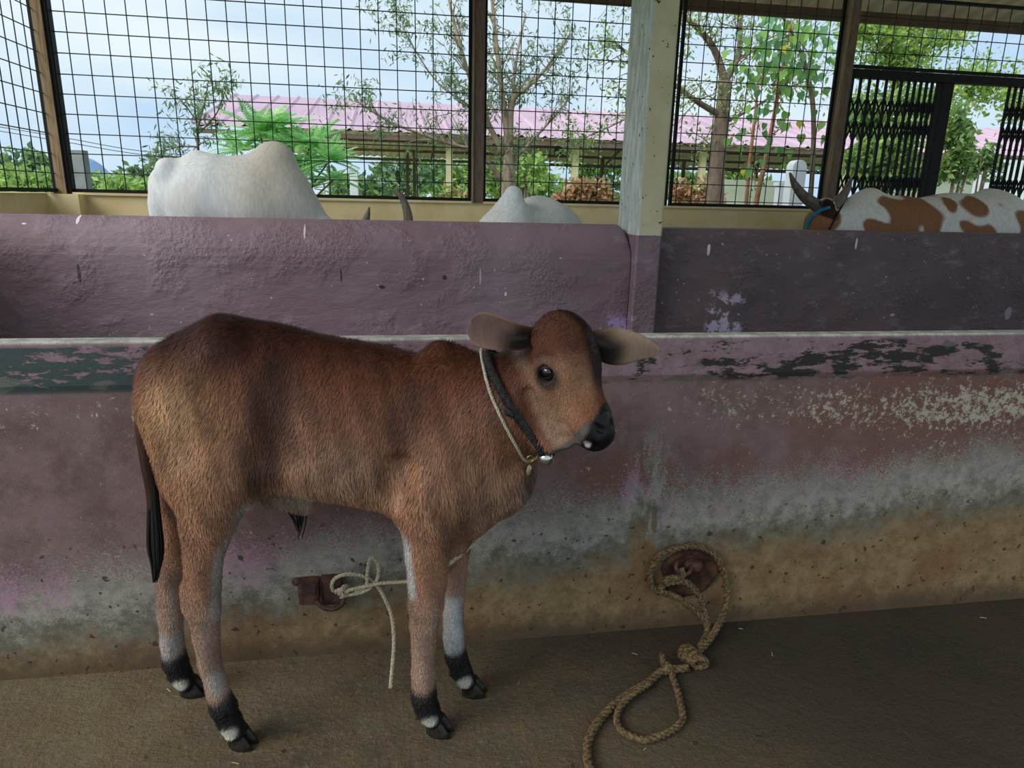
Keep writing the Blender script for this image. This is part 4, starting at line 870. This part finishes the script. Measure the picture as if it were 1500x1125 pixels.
def c_pied(P):
    c = L3('EEEAE6')*np.ones(P.shape); n = .035*np.sin(P[:, 0]*23+P[:, 2]*9)+.03*np.sin(P[:, 2]*31+P[:, 0]*7)+.02*np.sin(P[:, 1]*27)
    for x, y, r, sx in ((1345, 304, 29, 1.4), (1328, 325, 22, 1.5), (1302, 290, 10, 1.8), (1290, 340, 15, 1.2), (1318, 338, 12, .9), (1355, 335, 16, 1.3), (1425, 305, 21, .75), (1420, 340, 14, 1.5), (1392, 302, 7, .8), (1238, 303, 5, .8), (1465, 296, 4, 1), (1448, 280, 6, 2), (1500, 330, 24, .8), (1200, 330, 26, 1.), (1195, 375, 30, 1), (1212, 300, 15, 1)):
        cc = at(x, y, CY-.2); rr = pxm(r, x, y, CY); dd = np.sqrt(((P[:, 0]-cc[0])/sx)**2+(P[:, 2]-cc[2])**2+.25*(P[:, 1]-cc[1])**2)
        hx_ = '97694A' if x != 1212 else '3A2019'; c = lerpc(c, L3(hx_), sstep(dd+n, rr*1.12+.01, rr*.92))
    return c
w3 = finish('pied_cow', s3, 'brown and white horned cow wearing a blue halter, at the right', c_pied, M_wcow, (q(1360), CY, 0), .016)
for L_ in ([(1204, 306, 8.5), (1190, 297, 8.5), (1176, 286, 7), (1164, 270, 5), (1157, 253, 1.6)], [(1216, 306, 8.5), (1226, 297, 8), (1238, 282, 6), (1244, 270, 4), (1247, 260, 1.5)]):
    pp = catmull([at(x, y, CY-.1) for x, y, r in L_], 4); rr = [float(z[0]) for z in catmull([np.array([pxm(r, x, y, CY)]) for x, y, r in L_], 4)]
    MB().tube(pp, rr, 10).build('horn', M_horn, w3, True)
b = MB()
for k in range(60):
    x_, y_ = rng.uniform(1199, 1222), rng.uniform(296, 303); c_ = at(x_, y_+2, CY-.18+rng.uniform(-.02, .16)); b.tube([c_, c_+np.array([rng.normal(0, .01), -.005, .022]), c_+np.array([rng.normal(0, .02), -.02, .03])], [.004, .003, .001], 4)
b.build('poll_tuft', M_tail, w3, True)
M_blue = simple('blue_cord', '1B7C9E', '2C98B4', 90, .7, .4)
hl = empty('halter', at(1195, 315, CY-.2), 'blue rope halter on the head of the brown and white cow', 'halter')
hp = [s3.hit(x, y, 3.0, 9.0, off=.012) for x, y in ((1180, 345), (1181, 332), (1186, 321), (1195, 313), (1205, 307), (1216, 304))]
twisted(catmull(hp, 4), .014, .06).build('head_rope', M_blue, hl, True)
twisted(catmull([s3.hit(x, y, 3.0, 9.0, off=.012) for x, y in ((1178, 348), (1185, 345), (1192, 340))], 4), .011, .05).build('nose_rope', M_blue, hl, True)
o = cow_ring(s3, ((1228, 312), (1214, 338)), .2, .008, .007, 'neck_cord', M_col); o.parent = w3; o.location = -w3.location

# ------------------------------------------------------------------ outside
v = []; f = []; nx_, ny_ = 24, 20
for j in range(ny_+1):
    for i in range(nx_+1):
        yy = -30+(j/ny_)**2*700; v.append((-500+1000*i/nx_, yy, -.05 if yy < 12 else -.05-.0*yy))
for j in range(ny_):
    for i in range(nx_): a_ = j*(nx_+1)+i; f.append((a_, a_+1, a_+nx_+2, a_+nx_+1))
M_grass = simple('dry_grass_ground', 'ABA27C', '9AB078', .35, .95, .3)
o = link('ground', mesh('ground', v, f), M_grass); o['kind'] = 'structure'
M_hill = simple('distant_hill', '7F9BC4', '8DA6C8', .02, 1.0)  # distance haze put into the blue-grey colour
v = []; f = []
for j in range(9):
    for i in range(25):
        u = i/24; w_ = j/8; x = -268+100*u; hgt = 26*math.exp(-((u-.34)/.16)**2)+11*math.exp(-((u-.66)/.2)**2)+2*math.sin(u*31)*math.sin(math.pi*w_)
        v.append((x, 560+60*w_, -1+hgt*math.sin(math.pi*min(.999, w_))**.6))
for j in range(8):
    for i in range(24): a_ = j*25+i; f.append((a_, a_+1, a_+26, a_+25))
o = link('hills', mesh('hills', v, f, True), M_hill); o['kind'] = 'structure'

# open shed with the pink roof
M_pink = simple('pink_sheet_roof', 'BFA0B0', 'CBAEBC', .8, .6); M_under = simple('sheet_underside', 'D6CCBA', 'E2D9C8', 1.5, .7); M_steel = simple('dark_steel', '6B5A50', '7E6C60', 3, .7)
M_cpost = simple('cream_post', 'D8D0A6', 'C9C09A', 3, .8)
K = 18/14; X0 = at(274, 182, 18)[0]; zE = at(700, 198, 18)[2]; zR = at(630, 152, 23.4)[2]; zB2 = zE
X1 = 34.
shed = empty('shed', (X0, 18, 0), 'long open cattle shed with a pink corrugated roof in the distance', 'shed')
corrugated('roof_sheet', X0, X1, 18, zE, 23.4, zR, M_pink, shed, .60, .05, .01, True); corrugated('roof_sheet', X0, X1, 23.4, zR, 28.8, zB2, M_pink, shed, .60, .05, .01, True)
corrugated('roof_lining', X0+.05, X1-.05, 18.05, zE-.04, 23.4, zR-.04, M_under, shed, .28, .035, .01); corrugated('roof_lining', X0+.05, X1-.05, 23.4, zR-.04, 28.75, zB2-.04, M_under, shed, .28, .035, .01)
for t in (0.0, .2, .4, .6, .8, 1.0):
    for s_ in (1, -1):
        yy = 23.4-s_*5.3*t; zz = zR-.08-(zR-zE)*t; MB().box((X0+.1, yy-.03, zz-.10), (X1-.1, yy+.03, zz)).build('purlin', M_steel, shed)
for px_ in (658, 842, 1028, 1235, 1440):
    x = at(px_, 250, 18.5)[0]; MB().box((x-.08, 18.42, 0), (x+.08, 18.58, zE-.12), .01).build('post', M_cpost, shed)
for px_ in (597, 607, 768, 882, 1001, 1108, 1300):
    x = at(px_, 250, 27.5)[0]; MB().box((x-.06, 27.44, 0), (x+.06, 27.56, zE+.1)).build('column', M_steel, shed)
for px_ in (658, 842, 1028):
    x = at(px_, 250, 18.5)[0]; MB().tube([(x, 18.5, zE-.2), (x+.1, 23.4, zR-.25), (x, 27.5, zE-.1)], .05, 6).build('rafter', M_steel, shed)
x = at(819, 205, 18.3)[0]; MB().box((x-.1, 18.2, zE-.42), (x+.1, 18.4, zE-.08)).build('lamp_box', M_black, shed)

# stone and concrete posts, white house, wires
M_conc = simple('grey_concrete', '8E9499', 'A3A8AB', 6, .9, .2); M_white = simple('white_paint', 'D5DDE6', 'E3E8EC', 3, .8); M_gw = simple('grey_green_wall', '9DA593', 'ACB3A2', 1.2, .9)
def marker(label, x0, x1, ytop, Y, mat, name='marker_post', rnd=False):
    a = at(x0, ytop, Y); b_ = at(x1, ytop, Y); o = empty(name, ((a[0]+b_[0])/2, Y, 0), label, 'post')
    m_ = MB(); w_ = (b_[0]-a[0])
    if rnd is None: m_.box((a[0], Y-w_*.4, -.05), (b_[0], Y+w_*.4, a[2]), .01)
    elif rnd:
        n = 10; rr_ = [(a[0]+w_/2-w_/2*math.cos(math.pi*i/n), a[2]-w_/2+w_/2*math.sin(math.pi*i/n)) for i in range(n+1)]; pf = [(a[0], -.05)]+rr_+[(b_[0], -.05)]
        v = [(x, Y-.06, z) for x, z in pf]+[(x, Y+.12, z) for x, z in pf]; k = len(pf)
        m_.add(v, [tuple(range(k-1, -1, -1)), tuple(range(k, 2*k))]+[(i, (i+1) % k, (i+1) % k+k, i+k) for i in range(k)])
    else: m_.box((a[0], Y-w_*.3, -.05), (b_[0], Y+w_*.3, a[2]), .01).box((a[0]-.02, Y-w_*.36, a[2]-.04), (b_[0]+.02, Y+w_*.36, a[2]+.01))
    m_.build('shaft', mat, o); return o
marker('stout grey concrete post outside the left end of the mesh', 106, 126, 220, 8.2, M_conc, 'concrete_post', None)
marker('short white stone post seen through the middle mesh', 512, 524, 246, 12, M_white, rnd=False)
marker('small thin white post half hidden by the leafy shrub', 476, 481, 262, 12.5, M_white)
marker('round-topped white marker stone near the folding gate', 1160, 1180, 234, 9.5, M_white, 'marker_stone', True)
marker('low pale blue marker stone left of the round-topped one', 1139, 1158, 268, 9.8, M_white, 'marker_stone')
marker('white fence stake in front of the far bushes at left', 181, 186, 252, 15, M_white)
hs = empty('house', (at(1440, 250, 16)[0], 16, 0), 'low white and grey-green house wall beyond the folding gate', 'house')
a, b_ = at(1421, 232, 16), at(1560, 232, 16); MB().box((a[0], 16, -.05), (b_[0], 17.4, a[2])).build('wall', M_white, hs)
c_ = at(1300, 256, 14.5); d_ = at(1428, 256, 14.5); MB().box((c_[0], 14.5, -.05), (d_[0], 14.7, c_[2])).box((c_[0]-.05, 14.42, c_[2]), (d_[0]+.05, 14.78, c_[2]+.06)).build('low_wall', M_gw, hs)
c_ = at(1040, 262, 15.2); d_ = at(1160, 262, 15.2); MB().box((c_[0], 15.2, -.05), (d_[0], 15.4, c_[2])).build('low_wall', M_gw, hs)
for k, (ya, yb) in enumerate(((184, 221), (190, 226))):
    o = MB().tube(catmull([at(-60, ya-8, 38), at(90, ya+17, 38), at(205, yb, 38), at(330, yb+10, 38)], 6), .016, 5).build('power_line', M_black)
    tag(o, ('upper' if k == 0 else 'lower')+' thin power line across the sky at the far left', 'cable')

def leaf_mat(name):
    m = Mat(name, .55, .3); a = N(m.nt, 'ShaderNodeAttribute'); a.attribute_name = 'coat'; m.col(a.outputs[0])
    tr_ = N(m.nt, 'ShaderNodeBsdfTranslucent'); m.L(a.outputs[0], tr_.inputs[0]); ms = N(m.nt, 'ShaderNodeMixShader'); ms.inputs[0].default_value = .45
    m.L(m.b.outputs[0], ms.inputs[1]); m.L(tr_.outputs[0], ms.inputs[2]); m.L(ms.outputs[0], m.o.inputs[0]); return m.m
M_leaf = leaf_mat('leaves')
def leaves(name, P, size, cols, parent, ratio=.4, droop=.5, seed=1):
    g = np.random.default_rng(seed); P = np.asarray(P); n = len(P); d = g.normal(0, 1, (n, 3)); d[:, 2] -= droop; d /= np.linalg.norm(d, axis=1)[:, None]
    s_ = np.cross(d, g.normal(0, 1, (n, 3))); s_ /= np.linalg.norm(s_, axis=1)[:, None]; L = (size*g.uniform(.6, 1.3, n))[:, None]; W = L*ratio
    V_ = np.stack([P, P+d*L*.45+s_*W*.5, P+d*L, P+d*L*.45-s_*W*.5], 1).reshape(-1, 3); Q4 = np.arange(4*n).reshape(-1, 4)
    me = mesh(name, V_, Q4); cc = np.array([L3(c) for c in cols])[g.integers(0, len(cols), n)]*g.uniform(.75, 1.25, (n, 1)); paint(me, np.repeat(cc, 4, 0))
    o = link(name, me, M_leaf, parent); o['kind'] = 'stuff'; return o
GREENS = ['7E9E62', '8EAE6C', '9ABA74', '6E9064']; LIME = ['B0CC78', 'C0D682', '9FC274', '93B66C']; DARK = ['66886C', '749474', '809C74']; RUST = ['BE9070', 'CBA484', 'A98062', 'B0A878']
def blob(c, r, n, g):
    p = g.normal(0, 1, (n, 3)); p /= np.linalg.norm(p, axis=1)[:, None]; return np.asarray(c)+p*(g.uniform(.35, 1, (n, 1))**.5)*np.asarray(r)
M_bark = simple('pale_bark', '9A8878', 'B5A592', 8, .9, .4, sc=(3, 3, .7)); M_bark2 = simple('grey_brown_bark', '6F6055', '8A7A6C', 8, .9, .4, sc=(3, 3, .7))
def bush(label, px, py, Y, rx, rz, n, cols, size=.16, seed=1, name='bush', group=None, ry=None):
    g = np.random.default_rng(seed); c = at(px, py, Y); R = (rx*1.0, ry or rx*.6, rz); o = empty(name, (c[0], Y, 0), label, 'bush', group)
    P = []
    for k in range(9): cc = c+np.array([g.uniform(-.65, .65)*rx, g.uniform(-.4, .4)*R[1], g.uniform(-.5, .45)*rz]); P.append(blob(cc, np.array(R)*g.uniform(.3, .5), n//9, g))
    P = np.concatenate(P); P[:, 2] = np.maximum(P[:, 2], .02); leaves('foliage', P, size, cols, o, .5, .3, seed)
    m_ = MB()
    for k in range(5): t = c+np.array([g.uniform(-.6, .6)*rx, g.uniform(-.3, .3)*R[1], g.uniform(-.2, .4)*rz]); m_.tube([(c[0]+g.uniform(-.2, .2)*rx, Y, -.05), (c[0]+(t[0]-c[0])*.4, (Y+t[1])/2, t[2]*.5), tuple(t)], [.03, .02, .008], 5)
    m_.build('stems', M_bark2, o); return o
far = 'bushes beyond the mesh'
bush('round dark green bush on the horizon at the far left', 30, 252, 30, 1.9, 1.1, 2600, GREENS+DARK, .3, 21, group=far)
bush('bright green bush just left of the corner post', 66, 270, 24, 1.4, .7, 1600, LIME, .25, 22, group=far)
bush('long green hedge under the blue hill', 170, 272, 34, 4.2, .9, 3800, GREENS+LIME, .3, 23, group=far)
bush('small dark bush rising left of the white cow', 205, 262, 20, .9, .7, 1400, DARK+GREENS, .2, 24, group=far)
bush('lime green bush by the rump of the white cow', 190, 280, 14, .7, .35, 900, LIME, .14, 25, group=far)
for i, (px_, py_, Y, rx, rz, cl, lb) in enumerate(((560, 256, 33, 3.4, 1.9, GREENS+DARK, 'dark green bush under the shed, nearest its left end'), (690, 256, 38, 3.2, 2.1, LIME+GREENS, 'bright green bush seen under the shed left of the slim post'), (760, 257, 30.5, 2.0, 1.6, LIME, 'lime green bush under the shed right of the slim post'),
    (880, 258, 36, 3.2, 2.0, GREENS, 'green bush under the shed left of the concrete column'), (1000, 272, 34, 1.6, .8, GREENS, 'green bush under the shed right of the concrete column'), (1080, 262, 32, 1.8, 1.1, LIME+GREENS, 'green bush behind the thick tree trunk'))):
    bush(lb, px_, py_, Y, rx, rz, 3000, cl, .32, 30+i, group=far)
bush('heap of dry reddish brush left of the concrete column', 845, 282, 14.4, .85, .38, 1500, RUST, .16, 41, 'brush_heap')
bush('heap of dry reddish brush right of the concrete column', 1022, 285, 14.2, .6, .40, 1200, RUST, .15, 42, 'brush_heap')
bush('patch of dry reddish weeds left of the slim post', 668, 284, 14, .35, .25, 500, RUST+LIME, .1, 43, 'weeds')
bush('small lime shrub at the foot of the slender tree', 770, 250, 13, .45, .4, 700, LIME, .12, 44, group=far)
bush('dense green shrub behind the lattice of the gate', 1300, 235, 9.4, .75, .62, 2600, GREENS+LIME, .13, 45, group='shrubs beyond the gate')
bush('lime foliage mass behind the top of the gate leaf', 1305, 165, 9.8, .8, .42, 1700, LIME+GREENS, .13, 46, group='shrubs beyond the gate')
bush('bright green shrub in the opening of the gate', 1405, 215, 9.0, .38, .62, 1500, LIME+GREENS, .11, 47, group='shrubs beyond the gate')
bush('loose green shrub before the white house wall', 1440, 235, 9.6, .35, .4, 500, GREENS, .11, 48, group='shrubs beyond the gate')

# trees: main limbs traced, twigs and leaves grown from them
def tree(name, label, limbs, mat, twigs, tlen, nleaf, lsize, cols, seed, ratio=.35, droop=.7, tag_=None, lv=2, clump=.08, drift=(0, 0, .3)):
    g = np.random.default_rng(seed); x0, y0, Y0 = limbs[0][0][:3]; base = at(x0, y0, Y0); o = empty(name, (base[0], Y0, 0), label, 'tree', tag_); m_ = MB(); pts = []
    for li_, L in enumerate(limbs):
        P = [at(x, y, Y) for x, y, Y, r in L]; R_ = [pxm(r, x, y, Y) for x, y, Y, r in L]
        if li_ == 0: P = [np.array([P[0][0]+.02, P[0][1], -.05])]+P; R_ = [R_[0]*1.3]+R_
        PP = catmull(P, 4); RR = [float(q_[0]) for q_ in catmull([np.array([r]) for r in R_], 4)]; m_.tube(PP, [max(r, .004) for r in RR], 7)
        k0 = len(PP)//2 if li_ == 0 else len(PP)//5
        for k in range(k0, len(PP)): pts.append((PP[k], PP[k]-PP[max(k-1, 0)], RR[k]))
    m_.build('trunk', mat, o, True); tips = []; tw = MB()
    def grow(p, d, L, r, lev):
        q_ = [p]; dd = d/(np.linalg.norm(d)+1e-9)
        for k in range(4):
            dd = dd+g.normal(0, .22, 3)+np.array(drift)*.25; dd /= np.linalg.norm(dd); q_.append(q_[-1]+dd*L/4)
            if lev > 0 and k > 0 and g.random() < .75: grow(q_[-1], dd+g.normal(0, .8, 3), L*.55, r*.6, lev-1)
            if lev <= 1: tips.append(q_[-1])
        tw.tube(q_, [r, r*.8, r*.6, r*.4, r*.25], 4, False)
    for k in range(twigs):
        p, d, r = pts[g.integers(0, len(pts))]; grow(p, d/(np.linalg.norm(d)+1e-9)+g.normal(0, .75, 3), tlen*g.uniform(.6, 1.2), min(r*.5, .012), lv-1)
    tw.build('twigs', mat, o)['kind'] = 'stuff'
    tips = np.array(tips); P = tips[g.integers(0, len(tips), nleaf)]+g.normal(0, clump, (nleaf, 3)); leaves('foliage', P, lsize, cols, o, ratio, droop, seed); return o, tips
tree('sapling', 'thin sapling with drooping narrow leaves behind the rump of the white cow', [[(290, 300, 8.6, 2.5), (291, 240, 8.6, 2.2), (290, 190, 8.6, 1.8), (300, 150, 8.6, 1.2), (305, 120, 8.6, .8)], [(291, 215, 8.6, 1.4), (262, 215, 8.6, 1.1), (240, 222, 8.6, .7)], [(290, 180, 8.6, 1.2), (272, 155, 8.6, 1), (258, 140, 8.6, .6)], [(292, 195, 8.6, 1.2), (318, 165, 8.6, 1), (332, 125, 8.6, .6)]],
     M_bark2, 55, .22, 900, .085, DARK+GREENS, 51, .22, 1.0, clump=.03, drift=(0, 0, -.1))
tree('slender_tree', 'slender pale forked tree with sparse narrow leaves beside the slim post', [[(744, 300, 9.2, 11), (745, 250, 9.2, 9.5), (746, 215, 9.2, 8)], [(746, 218, 9.2, 6), (738, 160, 9.2, 4.5), (730, 90, 9.2, 3.5), (722, 20, 9.2, 2.5), (720, -40, 9.2, 2)], [(747, 215, 9.2, 5.5), (750, 150, 9.2, 4.5), (772, 128, 9.1, 3), (800, 100, 9.0, 2), (835, 50, 9, 1.2)],
     [(738, 225, 9.2, 5), (712, 175, 9.2, 4), (690, 120, 9.2, 3.2), (672, 60, 9.2, 2.8), (655, -10, 9.2, 1.6)], [(735, 265, 9.2, 3.5), (700, 225, 9.1, 3.2), (640, 205, 9.0, 2.5), (570, 178, 8.9, 1.6), (525, 150, 8.9, .8)], [(750, 160, 9.2, 2.5), (756, 90, 9.2, 2), (770, 20, 9.2, 1.3)], [(712, 175, 9.2, 2), (680, 150, 9.1, 1.6), (640, 120, 9.1, 1.2), (600, 60, 9, .8), (585, 20, 9, .6)], [(748, 240, 9.2, 2.5), (790, 195, 9.1, 1.8), (830, 150, 9, 1.2)]],
     M_bark, 170, .42, 5200, .075, DARK+GREENS+DARK, 52, .24, .8, clump=.03, drift=(0, 0, .5))
tree('branching_tree', 'grey-brown tree with a thick forked trunk right of the concrete column', [[(1046, 300, 10, 14), (1050, 240, 10, 12), (1058, 170, 10, 11), (1062, 118, 10, 9)], [(1057, 170, 10, 5), (1020, 148, 9.9, 4), (985, 122, 9.8, 3.2), (940, 95, 9.7, 2), (900, 60, 9.6, 1.2)], [(1062, 120, 10, 6), (1046, 72, 10, 5), (1015, 35, 9.9, 4), (975, 8, 9.8, 2.8), (930, -20, 9.7, 1.5)], [(1062, 120, 10, 5.5), (1082, 80, 10, 4.2), (1085, 30, 10, 3), (1095, -20, 10, 2)],
     [(985, 122, 9.8, 1.8), (960, 150, 9.7, 1.4), (905, 180, 9.6, 1), (850, 205, 9.6, .6)], [(1085, 85, 10, 2.5), (1130, 60, 9.9, 1.8), (1180, 50, 9.8, 1)], [(1060, 180, 10, 2.5), (1100, 160, 9.8, 1.8), (1150, 130, 9.7, 1.2), (1210, 110, 9.6, .8)]],
     M_bark2, 170, .5, 4200, .07, LIME+GREENS, 53, .4, .4, clump=.06, drift=(0, 0, .1))
tree('leaning_tree', 'thin reddish-brown leaning stem right of the forked tree', [[(1106, 310, 8.8, 4), (1118, 250, 8.8, 3.5), (1132, 180, 8.8, 3), (1146, 100, 8.8, 2.4), (1160, 30, 8.8, 1.6)], [(1092, 310, 8.9, 3), (1098, 240, 8.9, 2.6), (1108, 150, 8.9, 2), (1112, 90, 8.9, 1.2)]], simple('red_brown_stem', '9A6A50', 'AF8466', 8, .9), 26, .3, 300, .08, GREENS, 54, .4, .6)
tree('gate_tree', 'airy lime-leaved tree whose crown shows above the folding gate', [[(1316, 300, 11, 4), (1318, 200, 11, 3.5), (1312, 120, 11, 3), (1300, 60, 11, 2.4)], [(1312, 120, 11, 2.4), (1350, 80, 10.9, 2), (1400, 50, 10.8, 1.2)], [(1310, 100, 11, 2), (1280, 60, 10.9, 1.4), (1262, 40, 10.8, 1)], [(1316, 160, 11, 2), (1380, 140, 10.8, 1.6), (1440, 130, 10.6, 1.2), (1490, 150, 10.5, .8)], [(1300, 60, 11, 2), (1330, 40, 11, 1.2), (1370, 30, 11, .8)]],
     M_bark2, 150, .5, 7500, .09, LIME+['94B94C', 'B0C860'], 55, .55, .3, clump=.09)
# crown of broad leaves hanging in front of the forked tree, each leaf a part
pt_root = empty('broad_leaved_tree', (at(1150, 300, 8.4)[0], 8.4, 0), 'fresh green broad heart-shaped leaves hanging beside the brown post', 'tree')
b = MB(); b.tube(catmull([np.array([at(1196, 300, 8.5)[0], 8.5, -.05]), at(1192, 200, 8.5), at(1180, 100, 8.5), at(1150, 30, 8.4), at(1110, -10, 8.4)], 5), [.03]*12+[.015]*9, 6)
for x, y in ((1080, 90), (1110, 120), (1150, 140), (1200, 120), (1215, 60), (1120, 60), (1180, 90), (1070, 40)): b.tube(catmull([at(1170, 60, 8.45), at((x+1170)/2, (y+40)/2, 8.4), at(x, y, 8.35)], 4), .007, 5)
b.build('branches', M_bark2, pt_root, True)
LV = []
for var, hx_ in enumerate(('86B25E', '7DB07C', '98C66A', '6FA26C', 'CFC84C')):
    pr = [(0, 0), (.32, -.06), (.46, .22), (.36, .55), (.12, .85), (0, 1.15)]; v = [(0, 0, 0), (0, .45, .05), (0, .85, .0), (0, 1.15, -.08)]+[(x, y, -.08*abs(x)*2) for x, y in pr[1:5]]+[(-x, y, -.08*abs(x)*2) for x, y in pr[1:5]]
    f_ = [(0, 4, 5, 1), (1, 5, 6, 2), (2, 6, 7), (2, 7, 3), (0, 1, 9, 8), (1, 2, 10, 9), (2, 11, 10), (2, 3, 11)]
    me = mesh('leaf', v, f_, True); paint(me, np.repeat(L3(hx_)[None], len(v), 0)); me.materials.append(M_leaf); LV.append(me)
g = np.random.default_rng(77)
for k in range(300):
    if k < 262: x = g.normal(1150, 42); y = g.normal(78, 42)
    else: x = g.uniform(1060, 1220); y = g.uniform(160, 250)
    if not (1062 < x < 1226 and 5 < y < 270): continue
    o = bpy.data.objects.new('leaf', LV[int(g.choice(5, p=(.32, .26, .2, .17, .05)))]); C.objects.link(o); o.parent = pt_root; Yl = 8.4+g.normal(0, .22)
    o.location = Vector(at(x, y, Yl))-pt_root.location; o.scale = (g.uniform(.075, .12),)*3; o.rotation_euler = (math.radians(g.uniform(-120, -60)), g.uniform(-.5, .5), g.uniform(-1.2, 1.2))
# feathery shrub: every frond a part
fr_root = empty('feathery_shrub', (at(405, 300, 9.0)[0], 9.0, 0), 'bright green shrub with long feathery fronds right of the cow hump', 'shrub')
FR = []
for var in range(3):
    v = []; fc = []; cols = []; L = 1.0
    for k in range(14):
        t = .12+.88*k/14; y = L*t; z = -.28*t*t; wl = .20*math.sin(math.pi*min(1, t*.85+.12))+.03
        for s_ in (1, -1):
            n0 = len(v); v += [(0, y-.012, z), (s_*wl*.45, y+.068, z+.015), (s_*wl, y+.075, z-.03), (s_*wl*.55, y-.004, z+.01)]; fc.append((n0, n0+1, n0+2, n0+3) if s_ > 0 else (n0+3, n0+2, n0+1, n0))
            cols += [L3(('B4E6A0', 'C4EEA4', 'A8E0A0')[var])*(1+.12*math.sin(k*2.3+var))]*4
    n0 = len(v); v += [(-.006, 0, 0), (.006, 0, 0), (.003, .55, -.085), (-.003, .55, -.085), (0, 1.0, -.28)]; fc += [(n0, n0+1, n0+2, n0+3), (n0+3, n0+2, n0+4)]; cols += [L3('8FA860')]*5
    me = mesh('frond', v, fc); paint(me, np.array(cols)); me.materials.append(M_leaf); FR.append(me)
g = np.random.default_rng(5); b = MB()
for (cx, cy2, nn, sc_, sp) in ((381, 196, 24, .52, 1.0), (352, 222, 16, .42, 1.), (405, 188, 16, .42, 1), (455, 212, 30, .42, 1), (482, 236, 26, .40, 1.), (448, 248, 24, .4, 1), (412, 236, 18, .4, 1), (488, 264, 18, .34, 1), (455, 276, 16, .34, 1)):
    c = at(cx, cy2, 9.0+g.uniform(-.2, .2)); b.tube(catmull([np.array([at(410+(cx-410)*.3, 300, 9.0)[0], 9.0, -.05]), (c+np.array([at(410, 290, 9)[0], 9.0, .6]))/2, c], 4), [.022, .02, .02, .018, .016, .014, .012, .01, .009], 6)
    for k in range(nn):
        a_ = 2*math.pi*(k+g.uniform(-.3, .3))/nn; o = bpy.data.objects.new('frond', FR[k % 3]); C.objects.link(o); o.parent = fr_root; o.location = Vector(c)-fr_root.location
        el_ = g.uniform(-.15, .95); dv = Vector((math.cos(a_)*math.cos(el_), math.sin(a_)*math.cos(el_)*.8, math.sin(el_))); o.rotation_mode = 'QUATERNION'; o.rotation_quaternion = dv.to_track_quat('Y', 'Z'); o.scale = (sc_*g.uniform(.8, 1.15),)*3
b.build('stems', M_bark2, fr_root, True)
